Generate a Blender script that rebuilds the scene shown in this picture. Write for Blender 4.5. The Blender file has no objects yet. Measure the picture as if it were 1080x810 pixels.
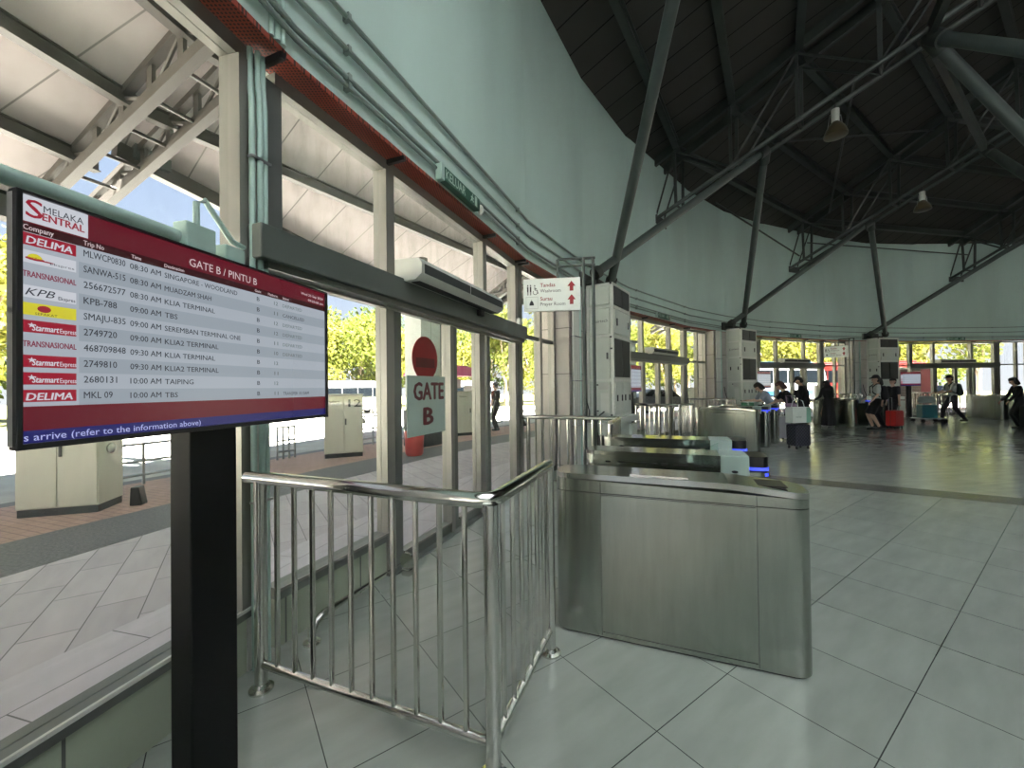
import bpy, bmesh, math, random
from mathutils import Vector, Matrix
R_ = math.radians
random.seed(7)
SC = bpy.context.scene
COL = SC.collection

# ------------------------------------------------------------------ camera
cam_d = bpy.data.cameras.new('camera')
cam_d.sensor_width = 36.0
cam_d.lens = 428.0 / 1080.0 * 36.0
cam_d.clip_start = 0.05
cam_d.clip_end = 400
cam = bpy.data.objects.new('camera', cam_d)
COL.objects.link(cam)
cam.matrix_world = (Matrix.Translation((0, 0, 1.5)) @ Matrix.Rotation(R_(90 + .535), 4, 'X')
                    @ Matrix.Rotation(R_(-.7), 4, 'Z'))
SC.camera = cam

# ------------------------------------------------------------------ exposure, sky, sun
SKY = 0.50
SUN = 110.0
SC.view_settings.view_transform = 'Standard'
SC.view_settings.look = 'None'
SC.view_settings.gamma = 1.0
SC.view_settings.use_curve_mapping = False
SC.view_settings.exposure = 1.15

w = bpy.data.worlds.new('sky')
SC.world = w
w.use_nodes = True
nt = w.node_tree
nt.nodes.clear()
out = nt.nodes.new('ShaderNodeOutputWorld')
bg = nt.nodes.new('ShaderNodeBackground')
tc = nt.nodes.new('ShaderNodeTexCoord')
sp = nt.nodes.new('ShaderNodeSeparateXYZ')
rp = nt.nodes.new('ShaderNodeValToRGB')
nt.links.new(tc.outputs['Generated'], sp.inputs[0])
nt.links.new(sp.outputs['Z'], rp.inputs[0])
nt.links.new(rp.outputs[0], bg.inputs[0])
nt.links.new(bg.outputs[0], out.inputs[0])
rp.color_ramp.elements[0].position = 0.0
rp.color_ramp.elements[0].color = (.93, .96, 1.0, 1)
rp.color_ramp.elements[1].position = 0.75
rp.color_ramp.elements[1].color = (.30, .48, .86, 1)
e = rp.color_ramp.elements.new(0.22)
e.color = (.66, .79, 1.0, 1)
bg.inputs[1].default_value = SKY

sun_d = bpy.data.lights.new('sun', 'SUN')
sun_d.energy = SUN
sun_d.angle = R_(.8)
sun_d.color = (1.0, .965, .91)
sun = bpy.data.objects.new('sun', sun_d)
COL.objects.link(sun)
sun.rotation_euler = Vector((-.30, .38, -.87)).to_track_quat('-Z', 'Y').to_euler()

# ------------------------------------------------------------------ plan of the round hall
CX, CY = 20.8, -4.3                 # centre of the hall
RV = 23.2                           # radius of the window corners
RF = RV * math.cos(R_(5))           # distance of a door facet
B1, STEP = 158.25, 22.5             # centre angle of the near bay, angle between bays
SLOPE = .38


def P(r, a, z=0.0):
    return Vector((CX + r * math.cos(R_(a)), CY + r * math.sin(R_(a)), z))


def frame_rot(c):                   # local x runs along the wall, local y points outwards
    return R_(c - 90)


def G(c, x, y, z=0.0):              # a point of the bay frame c in the world
    a = R_(c)
    return Vector((CX + x * math.sin(a) + y * math.cos(a), CY - x * math.cos(a) + y * math.sin(a), z))


def roof_z(x, y):
    a = math.degrees(math.atan2(y - CY, x - CX))
    k = round((a - (B1 - STEP / 2)) / STEP)
    mid = B1 - STEP / 2 + k * STEP
    r = math.hypot(x - CX, y - CY) * math.cos(R_(a - mid)) / math.cos(R_(STEP / 2))
    return 8.0 + SLOPE * (23.0 - r)


# ------------------------------------------------------------------ materials
def new_mat(name):
    m = bpy.data.materials.new(name)
    m.use_nodes = True
    return m, m.node_tree, m.node_tree.nodes['Principled BSDF']


def mat(name, col, rough=.5, metal=0.0, var=.08, scale=6.0, bump=0.0, stretch=(1, 1, 1), bscale=None, spec=None,
        emit=None, estr=0.0, detail=4):
    m, nt, b = new_mat(name)
    n = nt.nodes
    L = nt.links
    tc = n.new('ShaderNodeTexCoord')
    mp = n.new('ShaderNodeMapping')
    mp.inputs['Scale'].default_value = stretch
    L.new(tc.outputs['Object'], mp.inputs[0])
    nz = n.new('ShaderNodeTexNoise')
    nz.inputs['Scale'].default_value = scale
    nz.inputs['Detail'].default_value = detail
    L.new(mp.outputs[0], nz.inputs['Vector'])
    cr = n.new('ShaderNodeValToRGB')
    cr.color_ramp.elements[0].position = .3
    cr.color_ramp.elements[1].position = .7
    cr.color_ramp.elements[0].color = (*[max(0, c * (1 - var)) for c in col], 1)
    cr.color_ramp.elements[1].color = (*[min(1, c * (1 + var)) for c in col], 1)
    L.new(nz.outputs['Fac'], cr.inputs[0])
    L.new(cr.outputs[0], b.inputs['Base Color'])
    b.inputs['Roughness'].default_value = rough
    b.inputs['Metallic'].default_value = metal
    if spec is not None:
        b.inputs['Specular IOR Level'].default_value = spec
    if emit:
        b.inputs['Emission Color'].default_value = (*emit, 1)
        b.inputs['Emission Strength'].default_value = estr
    if bump:
        nb = nz
        if bscale:
            nb = n.new('ShaderNodeTexNoise')
            nb.inputs['Scale'].default_value = bscale
            L.new(mp.outputs[0], nb.inputs['Vector'])
        bp = n.new('ShaderNodeBump')
        bp.inputs['Strength'].default_value = bump
        bp.inputs['Distance'].default_value = .02
        L.new(nb.outputs['Fac'], bp.inputs['Height'])
        L.new(bp.outputs[0], b.inputs['Normal'])
    return m


def tile_mat(name, c1, c2, mortar, bw, bh, ms, rot=0.0, rough=.3, off=0.0, axis='xy', spec=.5, streak=0.0, loc=(0, 0, 0)):
    m, nt, b = new_mat(name)
    n = nt.nodes
    L = nt.links
    tc = n.new('ShaderNodeTexCoord')
    mp = n.new('ShaderNodeMapping')
    if axis == 'xz':
        mp.inputs['Rotation'].default_value = (R_(90), 0, 0)
    elif axis == 'yz':
        mp.inputs['Rotation'].default_value = (R_(90), 0, R_(90))
    else:
        mp.inputs['Rotation'].default_value = (0, 0, rot)
    mp.inputs['Location'].default_value = loc
    L.new(tc.outputs['Object'], mp.inputs[0])
    br = n.new('ShaderNodeTexBrick')
    br.offset = off
    br.inputs['Scale'].default_value = 1.0
    br.inputs['Brick Width'].default_value = bw
    br.inputs['Row Height'].default_value = bh
    br.inputs['Mortar Size'].default_value = ms
    br.inputs['Mortar Smooth'].default_value = 0.0
    br.inputs['Color1'].default_value = (*c1, 1)
    br.inputs['Color2'].default_value = (*c2, 1)
    br.inputs['Mortar'].default_value = (*mortar, 1)
    L.new(mp.outputs[0], br.inputs['Vector'])
    nz = n.new('ShaderNodeTexNoise')
    nz.inputs['Scale'].default_value = 2.2
    nz.inputs['Detail'].default_value = 6
    mp2 = n.new('ShaderNodeMapping')
    L.new(mp.outputs[0], mp2.inputs[0])
    mp2.inputs['Scale'].default_value = (1, 1 + 6 * streak, 1)
    L.new(mp2.outputs[0], nz.inputs['Vector'])
    mx = n.new('ShaderNodeMixRGB')
    mx.blend_type = 'MULTIPLY'
    mx.inputs[0].default_value = .35
    L.new(br.outputs['Color'], mx.inputs[1])
    L.new(nz.outputs['Fac'], mx.inputs[2])
    hs = n.new('ShaderNodeHueSaturation')
    hs.inputs['Saturation'].default_value = .85
    hs.inputs['Value'].default_value = 1.22
    L.new(mx.outputs[0], hs.inputs['Color'])
    L.new(hs.outputs[0], b.inputs['Base Color'])
    rr = n.new('ShaderNodeMapRange')
    rr.inputs['To Min'].default_value = rough * .8
    rr.inputs['To Max'].default_value = rough * 1.35
    L.new(nz.outputs['Fac'], rr.inputs['Value'])
    L.new(rr.outputs[0], b.inputs['Roughness'])
    b.inputs['Specular IOR Level'].default_value = spec
    return m


def glass_mat(name, dirt=.10, tint=(.955, .965, .965)):
    m = bpy.data.materials.new(name)
    m.use_nodes = True
    nt = m.node_tree
    n = nt.nodes
    L = nt.links
    n.clear()
    o = n.new('ShaderNodeOutputMaterial')
    tr = n.new('ShaderNodeBsdfTransparent')
    tr.inputs[0].default_value = (*tint, 1)
    gl = n.new('ShaderNodeBsdfGlossy')
    gl.inputs['Roughness'].default_value = .02
    df = n.new('ShaderNodeBsdfDiffuse')
    df.inputs[0].default_value = (.75, .76, .74, 1)
    tc = n.new('ShaderNodeTexCoord')
    mp = n.new('ShaderNodeMapping')
    mp.inputs['Scale'].default_value = (5, 5, .9)
    nz = n.new('ShaderNodeTexNoise')
    nz.inputs['Scale'].default_value = 2.5
    nz.inputs['Detail'].default_value = 8
    nz.inputs['Roughness'].default_value = .7
    L.new(tc.outputs['Object'], mp.inputs[0])
    L.new(mp.outputs[0], nz.inputs['Vector'])
    mr = n.new('ShaderNodeMapRange')
    mr.inputs['From Min'].default_value = .45
    mr.inputs['From Max'].default_value = .85
    mr.inputs['To Min'].default_value = .01
    mr.inputs['To Max'].default_value = dirt
    L.new(nz.outputs['Fac'], mr.inputs['Value'])
    m1 = n.new('ShaderNodeMixShader')
    L.new(mr.outputs[0], m1.inputs[0])
    L.new(tr.outputs[0], m1.inputs[1])
    L.new(df.outputs[0], m1.inputs[2])
    lw = n.new('ShaderNodeLayerWeight')
    lw.inputs[0].default_value = .5
    pw = n.new('ShaderNodeMath')
    pw.operation = 'POWER'
    pw.inputs[1].default_value = 5
    L.new(lw.outputs['Facing'], pw.inputs[0])
    fr = n.new('ShaderNodeMath')
    fr.operation = 'MULTIPLY_ADD'
    fr.inputs[1].default_value = .45
    fr.inputs[2].default_value = .018
    L.new(pw.outputs[0], fr.inputs[0])
    m2 = n.new('ShaderNodeMixShader')
    L.new(fr.outputs[0], m2.inputs[0])
    L.new(m1.outputs[0], m2.inputs[1])
    L.new(gl.outputs[0], m2.inputs[2])
    L.new(m2.outputs[0], o.inputs[0])
    return m


def emis_mat(name, col, s=1.0):
    m, nt, b = new_mat(name)
    b.inputs['Base Color'].default_value = (.02, .02, .02, 1)
    b.inputs['Roughness'].default_value = .25
    b.inputs['Emission Color'].default_value = (*col, 1)
    b.inputs['Emission Strength'].default_value = s
    return m


def perforated_mat(name, col):
    m, nt, b = new_mat(name)
    n = nt.nodes
    L = nt.links
    tc = n.new('ShaderNodeTexCoord')
    mp = n.new('ShaderNodeMapping')
    mp.inputs['Scale'].default_value = (1, 1, 0)
    vo = n.new('ShaderNodeTexVoronoi')
    vo.voronoi_dimensions = '2D'
    vo.inputs['Scale'].default_value = 48
    vo.inputs['Randomness'].default_value = 0
    L.new(tc.outputs['Object'], mp.inputs[0])
    L.new(mp.outputs[0], vo.inputs['Vector'])
    cr = n.new('ShaderNodeValToRGB')
    cr.color_ramp.elements[0].position = .27
    cr.color_ramp.elements[0].color = (.03, .008, .006, 1)
    cr.color_ramp.elements[1].position = .33
    cr.color_ramp.elements[1].color = (*col, 1)
    L.new(vo.outputs['Distance'], cr.inputs[0])
    L.new(cr.outputs[0], b.inputs['Base Color'])
    b.inputs['Roughness'].default_value = .5
    return m


def leaf_mat(name, c1, c2):
    m = bpy.data.materials.new(name)
    m.use_nodes = True
    nt = m.node_tree
    n = nt.nodes
    L = nt.links
    n.clear()
    o = n.new('ShaderNodeOutputMaterial')
    tc = n.new('ShaderNodeTexCoord')
    nz = n.new('ShaderNodeTexNoise')
    nz.inputs['Scale'].default_value = 1.1
    nz.inputs['Detail'].default_value = 5
    L.new(tc.outputs['Object'], nz.inputs['Vector'])
    cr = n.new('ShaderNodeValToRGB')
    cr.color_ramp.elements[0].position = .35
    cr.color_ramp.elements[1].position = .65
    cr.color_ramp.elements[0].color = (*c1, 1)
    cr.color_ramp.elements[1].color = (*c2, 1)
    L.new(nz.outputs['Fac'], cr.inputs[0])
    d = n.new('ShaderNodeBsdfDiffuse')
    t = n.new('ShaderNodeBsdfTranslucent')
    L.new(cr.outputs[0], d.inputs[0])
    L.new(cr.outputs[0], t.inputs[0])
    mx = n.new('ShaderNodeMixShader')
    mx.inputs[0].default_value = .5
    L.new(d.outputs[0], mx.inputs[1])
    L.new(t.outputs[0], mx.inputs[2])
    L.new(mx.outputs[0], o.inputs[0])
    return m


M = {}
M['mint'] = mat('mint_plaster', (.475, .61, .56), .75, 0, .12, .55, .12, (1, 1, .30), detail=10)
M['steel_paint'] = mat('painted_roof_steel', (.035, .042, .038), .5, 0, .15, 3)
M['strut_paint'] = mat('painted_strut_steel', (.055, .070, .063), .45, 0, .12, 3)
M['canopy_steel'] = mat('weathered_canopy_steel', (.034, .029, .023), .6, 0, .2, 3)
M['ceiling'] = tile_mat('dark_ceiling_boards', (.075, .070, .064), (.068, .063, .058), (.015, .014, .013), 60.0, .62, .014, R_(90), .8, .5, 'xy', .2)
M['canopy'] = tile_mat('pale_canopy_boards', (.37, .325, .315), (.345, .30, .295), (.16, .145, .14), 60.0, .93, .012, R_(90), .8, .5, 'xy', .2)
M['red_beam'] = perforated_mat('red_perforated_steel', (.30, .052, .030))
M['alu'] = mat('anodised_aluminium', (.27, .262, .235), .40, .5, .06, 4, 0, (1, 1, .2))
M['alu_dark'] = mat('dark_aluminium', (.16, .17, .155), .42, .4, .08, 4)
M['header'] = mat('grey_green_door_header', (.10, .115, .10), .45, .1, .06, 3)
M['white_plastic'] = mat('white_plastic', (.52, .53, .48), .4, 0, .04, 6)
M['conduit'] = mat('mint_painted_conduit', (.38, .52, .46), .45, 0, .08, 6)
M['conduit_grey'] = mat('grey_green_conduit', (.22, .27, .24), .45, 0, .08, 6)
M['steel'] = mat('polished_stainless', (.60, .60, .56), .16, 1, .05, 3)
M['brushed'] = mat('brushed_stainless', (.36, .385, .345), .22, 1, .07, 5, .05, (6, 6, .6), 3)
M['brushed_lid'] = mat('smooth_stainless_lid', (.55, .55, .52), .14, 1, .08, 3)
M['seam'] = mat('dark_seam', (.03, .032, .03), .5)
M['black'] = mat('black_plastic', (.012, .012, .013), .35, 0, .1, 8)
M['pole_black'] = mat('black_powder_coat', (.0035, .0035, .004), .5, 0, .15, 40, spec=.25)
M['gatecap'] = mat('pale_green_gate_cap', (.33, .42, .375), .35, 0, .04)
M['led'] = emis_mat('blue_led', (.045, .075, .9), .9)
M['glass'] = glass_mat('window_glass', .05)
M['glass_dirty'] = glass_mat('dusty_window_glass', .20)
M['acrylic'] = glass_mat('clear_acrylic', .25, (.85, .93, .90))
M['spandrel'] = tile_mat('green_grey_wall_tile', (.30, .345, .245), (.285, .33, .23), (.08, .09, .08), .62, .60, .006, 0, .35, 0, 'xz', loc=(.1, .3, 0))
M['ahu'] = mat('pale_green_unit_panel', (.56, .60, .53), .4, 0, .05, 2)
M['ahu_frame'] = mat('pale_unit_frame', (.66, .68, .62), .35, .2, .04, 3)
M['grille'] = mat('dark_filter_grille', (.035, .04, .038), .6)
M['pillar'] = tile_mat('beige_pillar_tile', (.42, .385, .34), (.40, .365, .32), (.12, .11, .10), 1.3, .82, .008, 0, .35, 0, 'xz', loc=(.2, .1, 0))
M['floor'] = tile_mat('hall_floor_tile', (.285, .315, .275), (.265, .293, .255), (.05, .055, .05), .6, .6, .0023, R_(33), .185, 0, 'xy', .65, .5, (.38, .185, 0))
M['band'] = mat('dark_floor_band', (.085, .080, .072), .22, 0, .2, 8)
M['pave'] = tile_mat('pale_platform_tile', (.47, .435, .48), (.41, .38, .42), (.15, .14, .15), .60, .28, .0035, R_(-124), .6, .5, 'xy', .3, .5)
M['pave_edge'] = tile_mat('platform_edge_tile', (.50, .47, .53), (.46, .435, .49), (.15, .145, .15), 1.2, .40, .0035, R_(-75), .5, .5, 'xy', .3, .5)
M['pave_dark'] = mat('dark_granite_strip', (.135, .135, .14), .7, 0, .35, 40)
M['pave_red'] = tile_mat('red_paver', (.42, .27, .23), (.39, .25, .21), (.25, .17, .15), .2, .1, .005, R_(20), .8, .5, 'xy', .2)
M['added_light_sheet'] = leaf_mat('translucent_fill_sheet', (.44, .46, .48), (.50, .52, .54))
M['light_stop'] = mat('brown_light_stop', (.16, .15, .13), .5)
M['asphalt'] = mat('sunlit_road', (.40, .385, .34), .9, 0, .12, 1.5)
M['grass'] = mat('dry_grass', (.10, .10, .035), .9, 0, .3, 2)
M['cab'] = mat('cream_metal_cabinet', (.50, .485, .42), .45, 0, .03, 2)
M['plinth'] = mat('dark_plinth', (.05, .055, .06), .6)
M['galv'] = mat('galvanised_pipe', (.32, .32, .32), .45, .7, .1, 5)
M['bark'] = mat('tree_bark', (.20, .15, .10), .9, 0, .3, 8, .5)
M['leaf1'] = leaf_mat('bright_leaves', (.050, .066, .012), (.135, .145, .030))
M['leaf2'] = leaf_mat('mid_leaves', (.032, .050, .012), (.085, .105, .025))
M['leaf3'] = leaf_mat('yellow_green_leaves', (.075, .080, .014), (.20, .19, .040))
M['red'] = mat('red_vinyl', (.24, .006, .010), .4)
M['darkred'] = mat('dark_red_paint', (.10, .006, .009), .4)
M['sign_green'] = mat('pale_green_board', (.36, .45, .385), .5, 0, .03)
M['sign_white'] = mat('white_sign_board', (.70, .74, .70), .35, 0, .03)
M['ink'] = mat('black_lettering', (.015, .015, .018), .5)
M['exitgreen'] = mat('dark_green_exit_sign', (.02, .10, .06), .35)
M['exitletter'] = mat('pale_exit_lettering', (.45, .60, .50), .4)
M['amber'] = mat('amber_lamp_shade', (.075, .060, .030), .3, 0, .1)
M['redbin'] = mat('red_plastic_bin', (.48, .06, .05), .4)
M['tyre'] = mat('tyre_rubber', (.006, .006, .006), .8)
M['carglass'] = mat('dark_vehicle_glass', (.002, .003, .004), .12, 0, .1, spec=.1)
M['chrome'] = mat('chrome', (.7, .7, .7), .12, 1, .02)


def paint(name, col, rough=.35, metal=0.0, var=.04):
    if name not in M:
        M[name] = mat(name, col, rough, metal, var)
    return M[name]


# ------------------------------------------------------------------ mesh builder
class MB:
    def __init__(s):
        s.bm = bmesh.new()

    def _add(s, vs, fs, mx=None):
        vv = [s.bm.verts.new((mx @ Vector(v)) if mx else v) for v in vs]
        for f in fs:
            try:
                s.bm.faces.new([vv[i] for i in f])
            except ValueError:
                pass
        return s

    def box(s, x0, x1, y0, y1, z0, z1, mx=None):
        vs = [(x0, y0, z0), (x1, y0, z0), (x1, y1, z0), (x0, y1, z0), (x0, y0, z1), (x1, y0, z1), (x1, y1, z1), (x0, y1, z1)]
        return s._add(vs, [(0, 3, 2, 1), (4, 5, 6, 7), (0, 1, 5, 4), (1, 2, 6, 5), (2, 3, 7, 6), (3, 0, 4, 7)], mx)

    def beam(s, p, q, w, h, up=(0, 0, 1)):
        p = Vector(p)
        q = Vector(q)
        d = (q - p)
        l = d.length
        d.normalize()
        u = Vector(up)
        if abs(d.dot(u)) > .98:
            u = Vector((1, 0, 0))
        x = d.cross(u).normalized()
        z = x.cross(d).normalized()
        mx = Matrix.Translation(p) @ Matrix((x, d, z)).transposed().to_4x4()
        return s.box(-w / 2, w / 2, 0, l, -h / 2, h / 2, mx)

    def tube(s, pts, r, n=10, caps=True):
        pts = [Vector(p) for p in pts]
        rr = r if isinstance(r, (list, tuple)) else [r] * len(pts)
        rings = []
        ref = None
        for i, p in enumerate(pts):
            if i == 0:
                d = pts[1] - p
            elif i == len(pts) - 1:
                d = p - pts[i - 1]
            else:
                d = (pts[i + 1] - p).normalized() + (p - pts[i - 1]).normalized()
            d.normalize()
            if ref is None:
                ref = Vector((0, 0, 1)) if abs(d.z) < .9 else Vector((1, 0, 0))
            x = ref.cross(d)
            if x.length < 1e-4:
                x = Vector((1, 0, 0)).cross(d)
            x.normalize()
            y = d.cross(x).normalized()
            ref = y.cross(d) * 0 + ref
            rings.append([s.bm.verts.new(p + (x * math.cos(2 * math.pi * k / n) + y * math.sin(2 * math.pi * k / n)) * rr[i]) for k in range(n)])
        for a, b in zip(rings, rings[1:]):
            for k in range(n):
                s.bm.faces.new((a[k], a[(k + 1) % n], b[(k + 1) % n], b[k]))
        if caps:
            s.bm.faces.new(rings[0][::-1])
            s.bm.faces.new(rings[-1])
        return s

    def prism(s, poly, z0, z1, mx=None):
        n = len(poly)
        zt = z1 if callable(z1) else (lambda x, y: z1)
        vs = [(x, y, z0) for x, y in poly] + [(x, y, zt(x, y)) for x, y in poly]
        fs = [tuple(range(n))[::-1], tuple(range(n, 2 * n))] + [(i, (i + 1) % n, n + (i + 1) % n, n + i) for i in range(n)]
        return s._add(vs, fs, mx)

    def lathe(s, prof, n=20, mx=None):
        vs, fs = [], []
        for r, z in prof:
            for k in range(n):
                a = 2 * math.pi * k / n
                vs.append((r * math.cos(a), r * math.sin(a), z))
        m = len(prof)
        for i in range(m - 1):
            for k in range(n):
                fs.append((i * n + k, i * n + (k + 1) % n, (i + 1) * n + (k + 1) % n, (i + 1) * n + k))
        fs.append(tuple(range(n))[::-1])
        fs.append(tuple(range((m - 1) * n, m * n)))
        return s._add(vs, fs, mx)

    def sphere(s, c, r, n=12, sc=(1, 1, 1)):
        mx = Matrix.Translation(c) @ Matrix.Diagonal((r * sc[0], r * sc[1], r * sc[2], 1))
        bmesh.ops.create_uvsphere(s.bm, u_segments=n, v_segments=max(6, n * 2 // 3), radius=1, matrix=mx)
        return s

    def text(s, txt, size, mx, align='LEFT', width=None, bold=0.0, shear=0.0, height=None):
        cu = bpy.data.curves.new('lettering', 'FONT')
        cu.body = txt
        cu.size = 1.0
        cu.align_x = align
        cu.shear = shear
        cu.resolution_u = 2
        ob = bpy.data.objects.new('lettering', cu)
        COL.objects.link(ob)
        dg = bpy.context.evaluated_depsgraph_get()
        me = bpy.data.meshes.new_from_object(ob.evaluated_get(dg))
        bpy.data.objects.remove(ob)
        xs = [v.co.x for v in me.vertices] or [0]
        sx = size
        if width:
            sx = width / max(1e-6, max(xs) - min(xs))
        off = min(xs) if (align == 'LEFT' and width) else 0
        t = bmesh.new()
        t.from_mesh(me)
        steps = [(0, 0)] if not bold else [(-bold, 0), (0, -bold * .5), (0, bold * .5), (bold, 0)]
        for i, (dx, dy) in enumerate(steps):           # bold letters: strokes thickened by stacked copies
            t2 = t.copy()
            bmesh.ops.transform(t2, matrix=mx @ Matrix.Diagonal((sx, size, 1, 1)) @ Matrix.Translation((dx - off, dy, i * .00004)), verts=t2.verts)
            tm = bpy.data.meshes.new('lettering')
            t2.to_mesh(tm)
            t2.free()
            s.bm.from_mesh(tm)
            bpy.data.meshes.remove(tm)
        t.free()
        bpy.data.meshes.remove(me)
        bpy.data.curves.remove(cu)
        return s

    def build(s, name, m, parent=None, smooth=False, bevel=0.0, normals=True):
        if normals:
            bmesh.ops.recalc_face_normals(s.bm, faces=s.bm.faces)
        me = bpy.data.meshes.new(name)
        s.bm.to_mesh(me)
        s.bm.free()
        me.materials.append(m)
        if smooth:
            for p in me.polygons:
                p.use_smooth = True
            try:
                me.set_sharp_from_angle(angle=R_(38))
            except Exception:
                pass
        o = bpy.data.objects.new(name, me)
        COL.objects.link(o)
        if parent:
            o.parent = parent
        if bevel:
            bv = o.modifiers.new('bevel', 'BEVEL')
            bv.width = bevel
            bv.segments = 2
            bv.limit_method = 'ANGLE'
        return o


def tag(o, label=None, cat=None, group=None, kind=None):
    if label:
        o['label'] = label
    if cat:
        o['category'] = cat
    if group:
        o['group'] = group
    if kind:
        o['kind'] = kind
    return o


def root(name, loc=(0, 0, 0), rz=0.0, label=None, cat=None, group=None, kind=None):
    o = bpy.data.objects.new(name, None)
    o.empty_display_size = .2
    COL.objects.link(o)
    o.location = loc
    o.rotation_euler = (0, 0, rz)
    return tag(o, label, cat, group, kind)


def bay(name, c, x=0, y=0, z=0, label=None, cat=None, group=None, kind=None):
    return root(name, G(c, x, y, z), frame_rot(c), label, cat, group, kind)


def kids(o):
    return [c for c in bpy.data.objects if c.parent == o]


def copy_thing(src, loc, rz, label=None, group=None):
    r = src.copy()
    COL.objects.link(r)
    r.location = loc
    r.rotation_euler = (0, 0, rz)
    if label:
        r['label'] = label
    if group:
        r['group'] = group
    for ch in kids(src):
        c = ch.copy()
        COL.objects.link(c)
        c.parent = r
        for g in kids(ch):
            d = g.copy()
            COL.objects.link(d)
            d.parent = c
    return r


def turned(src, k, label, group=None):       # a copy k bays further round the hall
    a = R_(-STEP * k)
    v = Vector((src.location.x - CX, src.location.y - CY, src.location.z))
    v = Matrix.Rotation(a, 3, 'Z') @ v
    return copy_thing(src, (v.x + CX, v.y + CY, v.z), src.rotation_euler.z + a, label, group)


def arc(r, a0, a1, n, z=0):
    return [P(r, a0 + (a1 - a0) * i / n, z) for i in range(n + 1)]


ORD = ['nearest', 'second', 'third', 'fourth', 'fifth']
BAYS = [B1 - STEP * k for k in range(4)]
ALL = [B1 - STEP * k for k in range(16)]

# ------------------------------------------------------------------ floor and ground
sec = MB()
pts = [(0, 0)]
for i in range(9):
    a = R_(90 + STEP / 2 - STEP * i / 8)
    rr = 23.3 
    pts.append((rr * math.cos(a), rr * math.sin(a)))
sec.prism(pts, -.1, 0)
fl = sec.build('floor', M['floor'])
tag(fl, kind='structure')
fl.location = (CX, CY, 0)
fl.rotation_euler = (0, 0, frame_rot(B1))
for k in range(1, 16):
    o = fl.copy()
    COL.objects.link(o)
    o.rotation_euler = (0, 0, frame_rot(B1 - STEP * k))
for k in range(16):
    c = B1 - STEP / 2 - STEP * k
    b = MB()
    b.box(-.22, .22, 3, 22.8, 0, .003)
    o = b.build('trim_%d' % (k + 1), M['band'])
    o.location = (CX, CY, 0)
    o.rotation_euler = (0, 0, frame_rot(c))
    tag(o, kind='structure')


def ring(name, r0, r1, z0, z1, m, a0=0, a1=360, n=96):
    b = MB()
    for i in range(n):
        b0 = R_(a0 + (a1 - a0) * i / n)
        b1 = R_(a0 + (a1 - a0) * (i + 1) / n)
        poly = [(r0 * math.cos(b0), r0 * math.sin(b0)), (r1 * math.cos(b0), r1 * math.sin(b0)),
                (r1 * math.cos(b1), r1 * math.sin(b1)), (r0 * math.cos(b1), r0 * math.sin(b1))]
        b.prism(poly, z0, z1)
    bmesh.ops.remove_doubles(b.bm, verts=b.bm.verts, dist=1e-4)
    o = b.build(name, m)
    o.location = (CX, CY, 0)
    return tag(o, kind='structure')


ring('floor_platform_edge', 23.3, 24.35, -.1, 0, M['pave_edge'], n=72)
ring('floor_platform', 24.35, 26.15, -.1, 0, M['pave'], n=72)
ring('floor_granite_strip', 26.15, 27.25, -.1, 0, M['pave_dark'])
ring('floor_red_pavers', 27.25, 29.2, -.1, 0, M['pave_red'])
ring('floor_kerb', 29.2, 29.5, -.25, 0, M['pave_dark'])
ring('ground_road', 29.5, 40, -.25, -.14, M['asphalt'])
ring('ground_lower_road', 40, 64, -1.3, -1.05, M['asphalt'])
ring('ground_verge', 64, 160, -1.3, -1.04, M['grass'])

# ------------------------------------------------------------------ upper wall, red beam, roof
RIN = RV - .17


def wall_angles():
    a = []
    for c in ALL:
        a += [c + 5, c - 5, c - STEP / 2]
    return a


wa = wall_angles()


def ring_poly(name, rin, rout, z0, top, m, kind='structure'):
    b = MB()
    n = len(wa)
    vi, vo, ti, to = [], [], [], []
    for a in wa:
        p, q = P(rin, a), P(rout, a)
        vi.append(b.bm.verts.new((p.x - CX, p.y - CY, z0)))
        vo.append(b.bm.verts.new((q.x - CX, q.y - CY, z0)))
        ti.append(b.bm.verts.new((p.x - CX, p.y - CY, top(p.x, p.y))))
        to.append(b.bm.verts.new((q.x - CX, q.y - CY, top(q.x, q.y))))
    for i in range(n):
        j = (i + 1) % n
        for f in ((vi[i], vi[j], ti[j], ti[i]), (vo[j], vo[i], to[i], to[j]), (vi[j], vi[i], vo[i], vo[j]), (ti[i], ti[j], to[j], to[i])):
            b.bm.faces.new(f)
    o = b.build(name, m)
    o.location = (CX, CY, 0)
    if kind:
        tag(o, kind=kind)
    return o


ring_poly('wall_upper', RIN, RIN + .36, 3.425, lambda x, y: roof_z(x, y) + .02, M['mint'])
rb = ring_poly('trim_red_beam', RIN - .006, RV + .02, 3.392, lambda x, y: 3.425, M['red_beam'])

# roof: one flat panel from bay axis to bay axis, running on outside as the canopy
def slab(name, quad, mid, m):            # quad: (r, angle) corners, taken inner near, inner far, outer far, outer near
    b = MB()
    R = Matrix.Rotation(-frame_rot(mid), 4, 'Z')
    vs = []
    for r, c in quad:
        p = P(r, c)
        vs.append(R @ Vector((p.x - CX, p.y - CY, 8.0 + SLOPE * (23.0 - r))))
    top = [v + Vector((0, 0, .08)) for v in vs]
    b._add([tuple(v) for v in vs + top], [(3, 2, 1, 0), (4, 5, 6, 7), (0, 1, 5, 4), (1, 2, 6, 5), (2, 3, 7, 6), (3, 0, 4, 7)])
    o = b.build(name, m)
    o.location = (CX, CY, 0)
    o.rotation_euler = (0, 0, frame_rot(mid))
    return tag(o, kind='structure')


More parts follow.
